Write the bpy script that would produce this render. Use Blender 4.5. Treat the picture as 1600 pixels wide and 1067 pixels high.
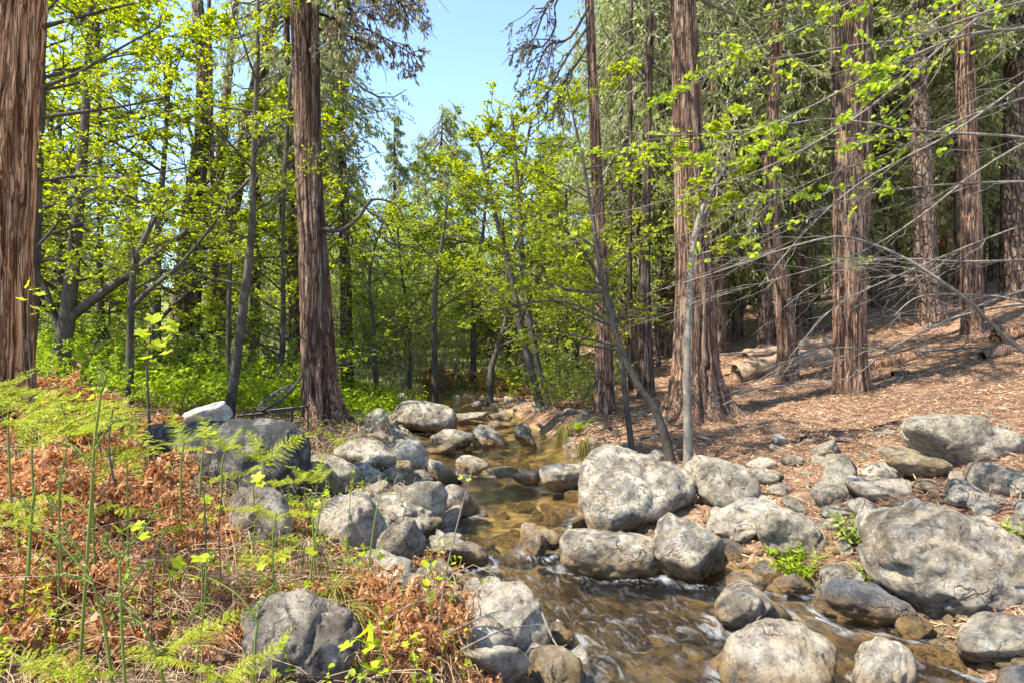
import bpy, math
import numpy as np
from math import radians, sin, cos, pi

# ------------------------------------------------------------------ camera, world, sun, exposure
scene = bpy.context.scene
for o in list(bpy.data.objects): bpy.data.objects.remove(o)
col = scene.collection
FPX, HOR, CH = 978.0, 533.5, 1.6          # focal length in photo pixels, horizon row, eye height
cam = bpy.data.cameras.new('camera'); cam.lens = 22.0; cam.sensor_width = 36.0
cam.clip_start = 0.05; cam.clip_end = 600
camo = bpy.data.objects.new('camera', cam); col.objects.link(camo)
camo.location = (0, 0, CH); camo.rotation_euler = (radians(90), 0, 0)
scene.camera = camo
SUN_EL, SUN_AZ = radians(55), radians(-112)   # azimuth clockwise from +Y (into the picture): from the left
w = bpy.data.worlds.new('World'); scene.world = w; w.use_nodes = True
nt = w.node_tree; nt.nodes.clear()
sky = nt.nodes.new('ShaderNodeTexSky'); sky.sky_type = 'NISHITA'; sky.sun_disc = False
sky.sun_elevation = SUN_EL; sky.sun_rotation = SUN_AZ % (2*pi)
sky.air_density = 1.0; sky.dust_density = 0.45; sky.ozone_density = 1.5; sky.altitude = 2400
bg = nt.nodes.new('ShaderNodeBackground'); bg.inputs['Strength'].default_value = 0.14
wo = nt.nodes.new('ShaderNodeOutputWorld')
nt.links.new(sky.outputs[0], bg.inputs[0]); nt.links.new(bg.outputs[0], wo.inputs[0])
sl = bpy.data.lights.new('sun', 'SUN'); sl.energy = 3.4; sl.angle = radians(0.53); sl.color = (1.0, 0.95, 0.86)
so = bpy.data.objects.new('sun', sl); col.objects.link(so)
so.rotation_euler = (radians(90) - SUN_EL, 0, -SUN_AZ + pi)
scene.view_settings.view_transform = 'Standard'; scene.view_settings.look = 'None'
scene.view_settings.exposure = 1.97; scene.view_settings.gamma = 1.0
scene.view_settings.use_curve_mapping = False
scene.cycles.max_bounces = 8; scene.cycles.transparent_max_bounces = 12
scene.cycles.use_denoising = True
scene.cycles.caustics_reflective = False; scene.cycles.caustics_refractive = False

R = np.random.default_rng(11)
A = lambda *a: np.array(a, float)

# ------------------------------------------------------------------ noise
def _h(ix, iy, iz, seed):
    n = (ix.astype(np.int64)*374761393 + iy.astype(np.int64)*668265263 + iz.astype(np.int64)*2147483647 + seed*974711) & 0xffffffff
    n = ((n ^ (n >> 13)) * 1274126177) & 0xffffffff
    n = ((n ^ (n >> 16)) * 2246822519) & 0xffffffff
    return ((n ^ (n >> 15)) & 0xffffff) / float(0xffffff) * 2 - 1
def noise3(p, seed=0):
    f0 = np.floor(p); f = p - f0; u = f*f*(3-2*f); i = f0.astype(np.int64)
    r = 0
    for dx in (0, 1):
        wx = u[..., 0] if dx else 1-u[..., 0]
        for dy in (0, 1):
            wy = u[..., 1] if dy else 1-u[..., 1]
            for dz in (0, 1):
                wz = u[..., 2] if dz else 1-u[..., 2]
                r = r + wx*wy*wz*_h(i[..., 0]+dx, i[..., 1]+dy, i[..., 2]+dz, seed)
    return r
def fbm(p, octv=4, seed=0, gain=.5):
    r = 0; a = 1
    for k in range(octv):
        r = r + a*noise3(p*(2.03**k) + 17.3*k, seed+k); a *= gain
    return r
def sst(a, b, x):
    t = np.clip((x-a)/(b-a), 0, 1); return t*t*(3-2*t)
def nrm(v): return v/np.maximum(np.linalg.norm(v, axis=-1, keepdims=True), 1e-9)

# ------------------------------------------------------------------ pixel <-> place
def P(px, py, d): return A((px-800)/FPX*d, d, CH + (HOR-py)/FPX*d)
def Pz(pts, d):
    """photo path -> 3-D path; d a number or a list"""
    ds = np.full(len(pts), float(d)) if np.isscalar(d) else np.array(d, float)
    return np.array([P(a, b, q) for (a, b), q in zip(pts, ds)])

# ------------------------------------------------------------------ terrain
def wlev(y):
    y = np.asarray(y, float)
    return np.interp(y, [0, 2.5, 3.5, 4.7, 5.6, 7.5, 9, 12.5, 18, 30], [-.12, -.03, .0, .03, .10, .125, .15, .27, .38, .5])
CH_ROWS = [(1300, 760, 1620), (1134, 850, 1560), (1067, 870, 1500), (1000, 870, 1450), (940, 780, 1290), (890, 700, 1200), (850, 690, 1010),
           (800, 700, 930), (760, 660, 900), (720, 640, 900), (690, 640, 870), (670, 640, 835), (655, 690, 812), (645, 700, 800), (638, 690, 775)]
_cy, _cl, _cr = [], [], []
for py, a, b in CH_ROWS:
    y = 6.0
    for _ in range(60): y = .5*y + .5*(CH - float(wlev(y)))*FPX/(py-HOR)
    _cy.append(y); _cl.append((a-800)/FPX*y); _cr.append((b-800)/FPX*y)
_cy += [16.5, 20]; _cl += [-3.3, -5.6]; _cr += [-2.2, -4.6]
def sdist(x, y):
    xl = np.interp(y, _cy, _cl); xr = np.interp(y, _cy, _cr)
    return np.maximum(xl-x, x-xr)
FEET = []   # (px, py, d) of things whose feet fix the ground
CP_PIX = [(1085,652,9.2),(945,645,10),(1330,612,9.8),(1232,597,12),(1520,525,14),(1460,505,15.5),(1150,560,15),(1570,555,11),(1500,640,7.5),
          (1500,735,5.4),(1300,700,6.6),(1100,730,6.4),(1590,805,4.2),(1270,800,4.9),(1300,892,4.1),(1000,700,7.4),(1010,617,11.5),
          (505,657,8.5),(440,775,5.6),(400,752,5.3),(300,765,4.9),(200,860,3.5),(100,1000,2.4),(450,1067,2.3),(620,1010,2.9),(560,885,4.0),
          (0,800,3.4),(20,620,6.2),(90,598,9),(360,650,8.6),(300,600,14),(600,628,14.5),(520,690,7.6),(600,760,6.0),(620,1067,2.6),
          (760,628,14.5),(250,690,6.8),(1600,590,9),(1400,790,4.7),(1600,940,3.5)]
CP = [tuple(P(*c)) for c in CP_PIX] + [(0,22,.75),(-8,22,1.3),(8,22,2.6),(16,20,3.6),(-18,20,2.2),(0,40,1.6),(-25,40,3),(20,40,5),(40,40,9),
      (0,90,5),(-60,90,10),(70,90,20),(-40,10,3),(40,10,9),(10,8,2.2),(7,5,1.2),(-8,5,1.15),(-12,12,1.6),(0,0,.15),(-2,0,.55),(3,0,.3),(0,-6,.4),(-8,-6,1),(9,-6,1.6),
      (-40,-20,3),(40,-20,7),(0,-30,1),(-.6,1.2,.42),(4.2,3,.6)]
CP = np.array(CP)
def _k(r): return r
_D = np.linalg.norm(CP[:, None, :2]-CP[None, :, :2], axis=2)
_M = np.zeros((len(CP)+3,)*2); _M[:-3, :-3] = _k(_D) - np.eye(len(CP))*0.02
_M[:-3, -3] = 1; _M[:-3, -2:] = CP[:, :2]; _M[-3:, :-3] = _M[:-3, -3:].T
_W = np.linalg.solve(_M, np.r_[CP[:, 2], 0, 0, 0])
def H(x, y, fine=True):
    x = np.asarray(x, float); y = np.asarray(y, float)
    sh = np.broadcast(x, y).shape; x = np.broadcast_to(x, sh).ravel(); y = np.broadcast_to(y, sh).ravel()
    b = np.zeros(len(x))
    for s in range(0, len(x), 20000):
        xx, yy = x[s:s+20000], y[s:s+20000]
        r = np.sqrt((xx[:, None]-CP[None, :, 0])**2 + (yy[:, None]-CP[None, :, 1])**2 + .04)
        b[s:s+20000] = _k(r) @ _W[:-3] + _W[-3] + xx*_W[-2] + yy*_W[-1]
    p = np.stack([x, y, 0*x], 1)
    b += .05*fbm(p*.9, 3, 5)*sst(.3, 1.5, sdist(x, y))
    if fine: b += .018*fbm(p*4.5, 3, 9)
    w_ = wlev(y); sd = sdist(x, y)
    bed = w_ - .05 - .09*sst(0, -.5, sd) + .02*fbm(p*3, 2, 3)
    t = sst(-.15, .45, sd)
    live = sst(20, 17, y)
    out = bed*(1-t) + np.maximum(b, w_+.05)*t
    return (out*live + b*(1-live)).reshape(sh)
def ground(px, py, near=1.2):
    """distance at which the photo ray meets the ground or the water"""
    d = np.concatenate([np.arange(near, 8, .02), np.arange(8, 60, .1)])
    x = (px-800)/FPX*d; z = CH+(HOR-py)/FPX*d
    g = H(x, d, False); wl = wlev(d); g = np.where(sdist(x, d) < 0, np.maximum(g, wl), g)
    k = np.argmax(z <= g)
    return float(d[k]) if z[k] <= g[k] else 40.0

# ------------------------------------------------------------------ mesh helpers
def build_mesh(name, V, faces, mat=None, smooth=True, attrs=None):
    V = np.ascontiguousarray(V, np.float32); me = bpy.data.meshes.new(name)
    faces = [np.asarray(f, np.int32) for f in faces if len(f)]
    nl = sum(f.size for f in faces); npg = sum(len(f) for f in faces)
    me.vertices.add(len(V)); me.vertices.foreach_set('co', V.ravel())
    me.loops.add(nl); me.polygons.add(npg)
    me.loops.foreach_set('vertex_index', np.concatenate([f.ravel() for f in faces]))
    cnt = np.concatenate([np.full(len(f), f.shape[1], np.int32) for f in faces])
    st = np.r_[0, np.cumsum(cnt)[:-1]].astype(np.int32)
    me.polygons.foreach_set('loop_start', st)
    me.polygons.foreach_set('use_smooth', np.full(npg, smooth))
    for k, v in (attrs or {}).items():
        at = me.attributes.new(k, 'FLOAT', 'POINT'); at.data.foreach_set('value', np.ascontiguousarray(v, np.float32))
    me.update(calc_edges=True); me.validate()
    if mat is not None: me.materials.append(mat)
    return me
class Geo:
    def __init__(s): s.V = []; s.F = {}; s.n = 0; s.at = []
    def add(s, V, F, at=None):
        V = np.asarray(V).reshape(-1, 3)
        for f in (F if isinstance(F, list) else [F]):
            f = np.asarray(f); s.F.setdefault(f.shape[1], []).append(f + s.n)
        s.V.append(V); s.n += len(V); s.at.append(np.zeros(len(V)) if at is None else at)
    def data(s): return np.concatenate(s.V), [np.concatenate(v) for v in s.F.values()]
def wloc(o):
    l = np.zeros(3)
    while o is not None: l += np.array(o.location); o = o.parent
    return l
def tag(o, label=None, cat=None, group=None, kind=None):
    if label: o['label'] = label
    if cat: o['category'] = cat
    if group: o['group'] = group
    if kind: o['kind'] = kind
    return o
def empty(name, loc, label, cat, group=None):
    o = bpy.data.objects.new(name, None); col.objects.link(o); o.location = loc; o.empty_display_size = .1
    return tag(o, label, cat, group)
def part(name, V, F, mat, parent=None, smooth=True, attrs=None, loc=None, **kw):
    """world-coordinate geometry -> one mesh object (a child when parent is given)"""
    V = np.asarray(V, float).reshape(-1, 3)
    if not isinstance(F, list): F = [F]
    base = wloc(parent) if parent is not None else (np.array(loc, float) if loc is not None else np.zeros(3))
    o = bpy.data.objects.new(name, build_mesh(name, V-base, F, mat, smooth, attrs)); col.objects.link(o)
    if parent is not None: o.parent = parent
    else: o.location = base
    return tag(o, **kw)
def copy_tree(o, parent=None):
    c = o.copy(); col.objects.link(c)
    if parent is not None: c.parent = parent
    for ch in list(o.children): copy_tree(ch, c)
    return c
def tubes(paths, rad, S=5, cap=False):
    """(B,N,3) paths with (B,N) radii -> verts, quads"""
    paths = np.asarray(paths, float); rad = np.asarray(rad, float)
    if paths.ndim == 2: paths = paths[None]; rad = rad[None]
    B, N, _ = paths.shape
    T = nrm(np.gradient(paths, axis=1))
    ref = np.where(np.abs(T[:, :1, 2:3]) > .8, A(1, 0, 0), A(0, 0, 1)); ref = np.broadcast_to(ref, T.shape)
    U = nrm(np.cross(T, ref)); W = np.cross(T, U)
    a = np.arange(S)*2*pi/S
    V = paths[:, :, None] + rad[:, :, None, None]*(U[:, :, None]*np.cos(a)[:, None] + W[:, :, None]*np.sin(a)[:, None])
    i = np.arange(N-1)[:, None]; j = np.arange(S)[None]
    q = np.stack([i*S+j, i*S+(j+1) % S, (i+1)*S+(j+1) % S, (i+1)*S+j], -1).reshape(-1, 4)
    F = (np.arange(B)[:, None, None]*N*S + q[None]).reshape(-1, 4)
    return V.reshape(-1, 3), F
def resample(p, n):
    """smooth Catmull-Rom resampling of a path"""
    p = np.asarray(p, float); m = len(p)
    t = np.linspace(0, m-1-1e-6, n); k = t.astype(int); f = (t-k)[:, None]
    g = lambda i: p[np.clip(i, 0, m-1)]
    a, b, c, d = g(k-1), g(k), g(k+1), g(k+2)
    return .5*((2*b) + (c-a)*f + (2*a-5*b+4*c-d)*f*f + (3*b-a-3*c+d)*f**3)
def spawn(par, plen, n, s0, s1, ang, lf, up=.0, droop=.0, wob=.08, N=5, planar=.6, g=R, taper=.65, bias=None):
    B, Np, _ = par.shape
    idx = np.repeat(np.arange(B), n); M = len(idx)
    s = s0 + (s1-s0)*g.random(M); t = s*(Np-1); k = np.clip(t.astype(int), 0, Np-2); f = (t-k)[:, None]
    p = par[idx, k]*(1-f) + par[idx, k+1]*f
    T = nrm(par[idx, k+1]-par[idx, k])
    ax = nrm(np.cross(T, A(0, 0, 1))+1e-4)*np.where(g.random(M) < .5, 1, -1)[:, None]
    ph = g.normal(0, 1, M)*(1-planar)*1.6
    perp = ax*np.cos(ph)[:, None] + np.cross(ax, T)*np.sin(ph)[:, None]
    an = ang*(.7+.6*g.random(M))
    D = T*np.cos(an)[:, None] + perp*np.sin(an)[:, None]; D[:, 2] += up
    if bias is not None: D = D + bias
    D = nrm(D)
    L = plen[idx]*lf*(1-taper*s)*(.6+.7*g.random(M))
    tt = np.linspace(0, 1, N)
    wv = np.cumsum(g.normal(0, 1, (M, N, 3)), axis=1)*wob/N**.5; wv -= wv[:, :1]
    Q = p[:, None] + L[:, None, None]*(D[:, None]*tt[:, None] + wv)
    Q[:, :, 2] -= (droop*L)[:, None]*tt**2
    return Q, idx, L
def along(paths, m, g=R, s0=.15):
    B, N, _ = paths.shape; idx = np.repeat(np.arange(B), m); s = s0+(1-s0)*g.random(len(idx))
    t = s*(N-1); k = np.clip(t.astype(int), 0, N-2); f = (t-k)[:, None]
    return paths[idx, k]*(1-f)+paths[idx, k+1]*f, nrm(paths[idx, k+1]-paths[idx, k]), idx
def leaves(Pp, D, Nn, L, W, six=False):
    Nn = nrm(Nn - D*(Nn*D).sum(1, keepdims=True)); S = np.cross(Nn, D); M = len(Pp); L = L[:, None]; W = W[:, None]
    if not six:
        V = np.stack([Pp, Pp+D*L*.45+S*W/2+Nn*W*.12, Pp+D*L, Pp+D*L*.45-S*W/2+Nn*W*.12], 1)
        b = np.arange(M)[:, None]*4
        return V.reshape(-1, 3), np.concatenate([b+[0, 1, 2], b+[0, 2, 3]])
    V = np.stack([Pp, Pp+D*L*.25+S*W*.42+Nn*W*.1, Pp+D*L*.68+S*W*.42+Nn*W*.06, Pp+D*L-Nn*L*.08, Pp+D*L*.68-S*W*.42+Nn*W*.06, Pp+D*L*.25-S*W*.42+Nn*W*.1], 1)
    b = np.arange(M)[:, None]*6
    return V.reshape(-1, 3), np.concatenate([b+[0, 1, 2, 3], b+[0, 3, 4, 5]])
def rdir(M, g=R, flat=1.0):
    v = g.normal(0, 1, (M, 3)); v[:, 2] *= flat; return nrm(v)
def leafset(paths, m, size, g=R, flat=.35, upn=1.2, six=False, ratio=.75):
    p, T, _ = along(paths, m, g); M = len(p)
    D = nrm(T*.4 + rdir(M, g, flat)*.9 + A(0, 0, -.15)); N_ = nrm(g.normal(0, .55, (M, 3)) + A(0, 0, upn))
    L = size*(.55+.75*g.random(M))
    return leaves(p, D, N_, L, L*ratio*(.8+.3*g.random(M)), six)

# ------------------------------------------------------------------ materials
def new_mat(name):
    m = bpy.data.materials.new(name); m.use_nodes = True; n = m.node_tree; n.nodes.clear()
    out = n.nodes.new('ShaderNodeOutputMaterial'); return m, n, out
class N:
    def __init__(s, nt): s.t = nt
    def __call__(s, typ, ins=None, **props):
        n = s.t.nodes.new('ShaderNode'+typ)
        for k, v in props.items(): setattr(n, k, v)
        for k, v in (ins or {}).items():
            if isinstance(v, bpy.types.NodeSocket): s.t.links.new(v, n.inputs[k])
            else:
                try: n.inputs[k].default_value = v
                except Exception: n.inputs[k].default_value = (*v, 1)
        return n
    def noise(s, vec, scale, detail=4, rough=.55, dist=0):
        return s('TexNoise', {'Vector': vec, 'Scale': scale, 'Detail': detail, 'Roughness': rough, 'Distortion': dist}).outputs['Fac']
    def map(s, vec, scale=(1, 1, 1), loc=(0, 0, 0)):
        n = s('Mapping', {'Vector': vec}); n.inputs['Scale'].default_value = scale
        if isinstance(loc, bpy.types.NodeSocket): s.t.links.new(loc, n.inputs['Location'])
        else: n.inputs['Location'].default_value = loc
        return n.outputs[0]
    def ramp(s, fac, stops, interp='LINEAR'):
        n = s('ValToRGB', {'Fac': fac}); c = n.color_ramp; c.interpolation = interp
        while len(c.elements) < len(stops): c.elements.new(.5)
        for e, (p_, v) in zip(c.elements, stops):
            e.position = p_; e.color = (v, v, v, 1) if np.isscalar(v) else (*v, 1)
        return n.outputs[0]
    def mix(s, fac, a, b, blend='MIX'):
        n = s('Mix', data_type='RGBA', blend_type=blend)
        for k, v in ((0, fac), (6, a), (7, b)):
            if isinstance(v, bpy.types.NodeSocket): s.t.links.new(v, n.inputs[k])
            elif k == 0: n.inputs[0].default_value = v
            else: n.inputs[k].default_value = (*v, 1)
        return n.outputs[2]
    def math(s, op, a, b=0.0, clamp=False):
        n = s('Math', operation=op, use_clamp=clamp)
        for k, v in ((0, a), (1, b)):
            if isinstance(v, bpy.types.NodeSocket): s.t.links.new(v, n.inputs[k])
            else: n.inputs[k].default_value = v
        return n.outputs[0]
    def bump(s, h, strength, dist=.02, normal=None):
        ins = {'Height': h, 'Strength': strength, 'Distance': dist}
        if normal is not None: ins['Normal'] = normal
        return s('Bump', ins).outputs[0]
    def link(s, a, b): s.t.links.new(a, b)

def mat_rock(name, c0, c1, c2, lichen=0.0, speck=.5, crack=.5):
    m, t, out = new_mat(name); n = N(t)
    oi = n('ObjectInfo').outputs['Random']
    off = n('CombineXYZ', {0: n.math('MULTIPLY', oi, 37.0), 1: n.math('MULTIPLY', oi, 91.0), 2: n.math('MULTIPLY', oi, 13.0)}).outputs[0]
    pos = n('TexCoord').outputs['Object']; v = n('VectorMath', {0: pos, 1: off}, operation='ADD').outputs[0]
    big = n.noise(v, 3.0, 5, .62, .6)
    c = n.ramp(big, [(.32, c0), (.47, c1), (.62, c2)])
    mot = n.noise(v, 11.0, 9, .72, .4)
    c = n.mix(1.0, c, n.ramp(mot, [(.35, (.44, .40, .36)), (.45, (.86, .82, .76)), (.56, (1.2, 1.15, 1.04))]), 'MULTIPLY')
    sp = n.noise(v, 19.0, 10, .84, .3)
    c = n.mix(n.ramp(n.noise(v, 13.0, 10, .82, .3), [(.53, 0), (.56, speck*.95)]), c, tuple(min(.86, q*1.25) for q in c2))
    c = n.mix(n.math('MULTIPLY', n.ramp(sp, [(.43, 1), (.465, 0)]), .7*speck+.3), c, tuple(.35*q for q in c0))
    # veins stained dark along wandering cracks
    vd = n('VectorMath', {0: v, 1: n('TexNoise', {'Vector': v, 'Scale': 2.5, 'Detail': 6}).outputs['Color']}, operation='ADD').outputs[0]
    ck = n('TexVoronoi', {'Vector': vd, 'Scale': 2.1}, feature='DISTANCE_TO_EDGE').outputs['Distance']
    ckm = n.math('MULTIPLY', n.ramp(ck, [(.0, 1.0), (.022, 0.0)]), n.ramp(n.noise(v, 2.3, 2), [(.5, 0), (.6, 1)]))
    c = n.mix(n.math('MULTIPLY', ckm, crack), c, (.035, .03, .026))
    if lichen:
        lm = n.ramp(n.noise(v, 5.5, 8, .72, .4), [(.46, 1.0), (.56, 0.0)])
        c = n.mix(n.math('MULTIPLY', lm, lichen), c, n.mix(mot, (.03, .032, .032), (.10, .10, .095)))
    # mineral and algae stain near the water line (attribute: metres above the stream)
    wt = n('Attribute', attribute_name='wet').outputs['Fac']
    wn = n.math('ADD', wt, n.math('MULTIPLY', n.math('SUBTRACT', n.noise(v, 7, 5), .5), .16))
    st = n.ramp(wn, [(.0, 1.0), (.08, .8), (.17, 0)])
    c = n.mix(n.math('MULTIPLY', st, .92), c, n.mix(n.ramp(mot, [(.40, 0), (.52, 1)]), (.07, .05, .03), (.38, .22, .07)))
    hb = n.math('ADD', n.math('ADD', n.math('MULTIPLY', n.noise(v, 15, 10, .80), 1.5), n.math('MULTIPLY', sp, 1.0)), n.math('MULTIPLY', n.noise(v, 6, 4, .6), 1.6))
    hb = n.math('SUBTRACT', hb, n.math('MULTIPLY', ckm, .8))
    bsdf = n('BsdfPrincipled', {'Base Color': c, 'Roughness': n.ramp(wn, [(.0, .25), (.08, .85)]), 'Normal': n.bump(hb, 1.0, .085)})
    bsdf.inputs['Specular IOR Level'].default_value = .3
    n.link(bsdf.outputs[0], out.inputs[0]); return m
ROCK = {
 'p': mat_rock('rock_pale', (.48,.38,.27), (.72,.61,.46), (.84,.76,.62), 0, .5, .7),
 'm': mat_rock('rock_mottled', (.40,.32,.22), (.68,.57,.42), (.86,.77,.61), .5, .7, .8),
 'd': mat_rock('rock_dark_lichen', (.075,.07,.065), (.21,.20,.18), (.42,.40,.35), .85, .5, .5),
 'w': mat_rock('rock_warm', (.28,.19,.09), (.50,.38,.23), (.68,.58,.42), .15, .45, .6),
 'g': mat_rock('rock_grey', (.31,.26,.19), (.54,.47,.355), (.77,.68,.53), .25, .5, .7),
 'b': mat_rock('rock_blue_grey', (.11,.115,.125), (.23,.24,.25), (.44,.45,.45), .3, .35, .5),
 's': mat_rock('rock_granite', (.21,.17,.13), (.40,.335,.26), (.62,.54,.43), .4, .9, .3),
}
def mat_bark(name, c_lo, c_hi, c_red, sc=(9, 9, 1.1), bumpd=.03, plates=False, furrow=1.0):
    m, t, out = new_mat(name); n = N(t)
    pos = n('TexCoord').outputs['Object']; v = n.map(pos, sc)
    wob = n('VectorMath', {0: v, 1: n('TexNoise', {'Vector': n.map(pos, (3, 3, 2.2)), 'Scale': 1.0, 'Detail': 3}).outputs['Color']}, operation='ADD').outputs[0]
    f = n.noise(wob, 1.0, 5, .6, .3); f2 = n.noise(n.map(pos, (sc[0]*3.5, sc[1]*3.5, sc[2]*2.5)), 1.0, 6, .75, .5)
    c = n.ramp(f, [(.34, c_red), (.50, tuple((a+b)/2 for a, b in zip(c_red, c_hi))), (.66, c_hi)])
    c = n.mix(1.0, c, n.ramp(f2, [(.30, .45), (.5, .95), (.68, 1.45)]), 'MULTIPLY')
    g = n.noise(pos, 1.6, 4); c = n.mix(n.math('MULTIPLY', n.ramp(g, [(.5, 0), (.68, 1)]), .25), c, n.mix(f2, tuple(.5*q for q in c_hi), (.42, .38, .34)))
    # fissures: thin wandering dark fibres
    fa = n.math('ABSOLUTE', n.math('SUBTRACT', n.noise(wob, 1.35, 2, .5), .5)); fb = n.math('ABSOLUTE', n.math('SUBTRACT', n.noise(n.map(wob, (2.2, 2.2, 1.6)), 1.0, 2, .5), .5))
    fis = n.math('MAXIMUM', n.ramp(fa, [(.0, 1), (.045, 0)]), n.math('MULTIPLY', n.ramp(fb, [(.0, 1), (.04, 0)]), .7))
    if plates:
        vo = n('TexVoronoi', {'Vector': n.map(pos, (9, 9, 3.4)), 'Scale': 1.0}, feature='DISTANCE_TO_EDGE').outputs['Distance']
        fis = n.math('MAXIMUM', n.math('MULTIPLY', fis, .4), n.ramp(vo, [(.02, 1), (.13, 0)]))
    rd = n('Attribute', attribute_name='ridge').outputs['Fac']
    c = n.mix(n.math('MULTIPLY', fis, .85*furrow), c, c_lo)
    c = n.mix(n.math('MULTIPLY', n.ramp(rd, [(.0, .7), (.2, 0)]), furrow), c, c_lo)
    hb = n.math('SUBTRACT', n.math('ADD', n.math('MULTIPLY', f, .8), n.math('MULTIPLY', f2, .45)), n.math('MULTIPLY', fis, .9*furrow))
    b = n('BsdfPrincipled', {'Base Color': c, 'Roughness': .9, 'Normal': n.bump(hb, 1.0, bumpd)}); b.inputs['Specular IOR Level'].default_value = .12
    n.link(b.outputs[0], out.inputs[0]); return m
BARK = {
 'cedar': mat_bark('cedar_bark', (.04,.02,.013), (.42,.28,.19), (.23,.115,.068), (17, 17, 1.0), .05),
 'cedar_orange': mat_bark('cedar_bark_orange', (.11,.035,.014), (.72,.44,.25), (.50,.21,.09), (14, 14, .55), .06),
 'cedar_dark': mat_bark('cedar_bark_dark', (.022,.014,.011), (.24,.175,.13), (.12,.07,.047), (17, 17, 1.0), .04),
 'pine': mat_bark('pine_bark', (.045,.03,.022), (.31,.22,.16), (.18,.115,.08), (9, 9, 2.6), .04, True),
 'alder': mat_bark('alder_bark', (.03,.025,.02), (.13,.11,.085), (.06,.05,.038), (8, 8, 4), .006, furrow=.3),
 'pale': mat_bark('pale_bark', (.11,.09,.07), (.30,.26,.20), (.19,.16,.12), (8, 8, 6), .005, furrow=.3),
 'twig': mat_bark('twig_bark', (.07,.058,.045), (.26,.225,.18), (.13,.11,.085), (14, 14, 14), .002, furrow=.2),
 'dead': mat_bark('dead_wood', (.10,.06,.035), (.46,.33,.22), (.28,.16,.085), (14, 14, 14), .01, furrow=.6),
}
def mat_leaf(name, c0, c1, c2, trans=.5, rough=.55, tint=(1.25, 1.3, .6)):
    m, t, out = new_mat(name); n = N(t)
    rp = n('NewGeometry').outputs['Random Per Island']; pos = n('TexCoord').outputs['Object']
    c = n.ramp(n.math('ADD', n.math('MULTIPLY', rp, .7), n.math('MULTIPLY', n.noise(pos, 1.4, 2), .3)), [(.15, c0), (.5, c1), (.85, c2)])
    d = n('BsdfPrincipled', {'Base Color': c, 'Roughness': rough}); d.inputs['Specular IOR Level'].default_value = .25
    tr = n('BsdfTranslucent', {'Color': n.mix(1.0, c, tint, 'MULTIPLY')})
    mx = n('MixShader', {0: trans, 1: d.outputs[0], 2: tr.outputs[0]})
    n.link(mx.outputs[0], out.inputs[0]); return m
LEAF = {
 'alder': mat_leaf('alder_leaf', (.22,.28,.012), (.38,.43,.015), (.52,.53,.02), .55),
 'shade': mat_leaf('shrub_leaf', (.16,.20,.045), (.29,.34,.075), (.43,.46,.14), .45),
 'willow': mat_leaf('willow_leaf', (.22,.28,.04), (.34,.41,.07), (.46,.50,.11), .5),
 'bright': mat_leaf('bright_leaf', (.20,.29,.015), (.34,.43,.02), (.48,.53,.03), .55),
 'conifer': mat_leaf('cedar_spray', (.16,.19,.06), (.32,.35,.12), (.53,.52,.26), .55, tint=(1.1, 1.15, .8)),
 'conifer_cool': mat_leaf('fir_spray', (.15,.19,.07), (.30,.34,.13), (.49,.50,.26), .55, tint=(1.1, 1.1, .8)),
 'conifer_brown': mat_leaf('brown_spray', (.14,.12,.06), (.27,.23,.14), (.44,.37,.26), .4, tint=(1.1, 1.0, .8)),
 'fern': mat_leaf('fern_leaf', (.17,.21,.012), (.31,.35,.015), (.50,.50,.03), .5),
 'dead': mat_leaf('dead_bracken_leaf', (.17,.08,.035), (.52,.26,.10), (.80,.58,.34), .5, .8, tint=(1.2, 1.0, .7)),
 'straw': mat_leaf('straw', (.24,.14,.07), (.38,.26,.14), (.56,.43,.27), .2, .8, tint=(1.1, 1.0, .8)),
 'grass': mat_leaf('tuft_grass', (.26,.18,.05), (.36,.28,.08), (.34,.36,.07), .4, .7, tint=(1.1, 1.0, .7)),
 'needle': mat_leaf('needle_litter', (.15,.07,.035), (.37,.205,.11), (.66,.46,.28), .1, .85, tint=(1, 1, 1)),
 'stem': mat_leaf('green_stem', (.12,.15,.025), (.17,.21,.035), (.24,.27,.06), .15),
}
# ------------------------------------------------------------------ ground
def mat_ground():
    m, t, out = new_mat('forest_floor'); n = N(t)
    pos = n('NewGeometry').outputs['Position']
    big = n.noise(pos, .8, 5, .6, .5); mid = n.noise(pos, 7, 8, .75, .6); fine = n.noise(n.map(pos, (60, 60, 60)), 1.0, 6, .8, 1.5)
    c = n.ramp(mid, [(.30, (.10,.052,.03)), (.45, (.27,.15,.085)), (.57, (.46,.29,.175)), (.72, (.62,.44,.28))])
    c = n.mix(1.0, c, n.ramp(fine, [(.32, .35), (.5, 1.0), (.68, 1.5)]), 'MULTIPLY')
    c = n.mix(n.math('MULTIPLY', n.ramp(big, [(.40, 1), (.52, 0)]), .5), c, (.10, .062, .04))
    gr = n('Attribute', attribute_name='green').outputs['Fac']
    c = n.mix(n.math('MULTIPLY', gr, n.ramp(mid, [(.35, .6), (.6, 1)])), c, n.mix(fine, (.08, .10, .025), (.26, .32, .06)))
    wt = n('Attribute', attribute_name='bed').outputs['Fac']
    bedc = n.ramp(n.noise(pos, 3.2, 6, .65, .4), [(.3, (.10,.065,.03)), (.5, (.36,.24,.09)), (.7, (.58,.43,.21))])
    bedc = n.mix(1.0, bedc, n.ramp(n('TexVoronoi', {'Vector': pos, 'Scale': 13.0}).outputs['Color'], [(.2, .45), (.8, 1.3)]), 'MULTIPLY')
    c = n.mix(wt, c, bedc)
    hb = n.math('ADD', n.math('MULTIPLY', mid, 1.2), n.math('MULTIPLY', fine, .5))
    b = n('BsdfPrincipled', {'Base Color': c, 'Roughness': .9, 'Normal': n.bump(hb, 1.0, .04)}); b.inputs['Specular IOR Level'].default_value = .15
    n.link(b.outputs[0], out.inputs[0]); return m
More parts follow.
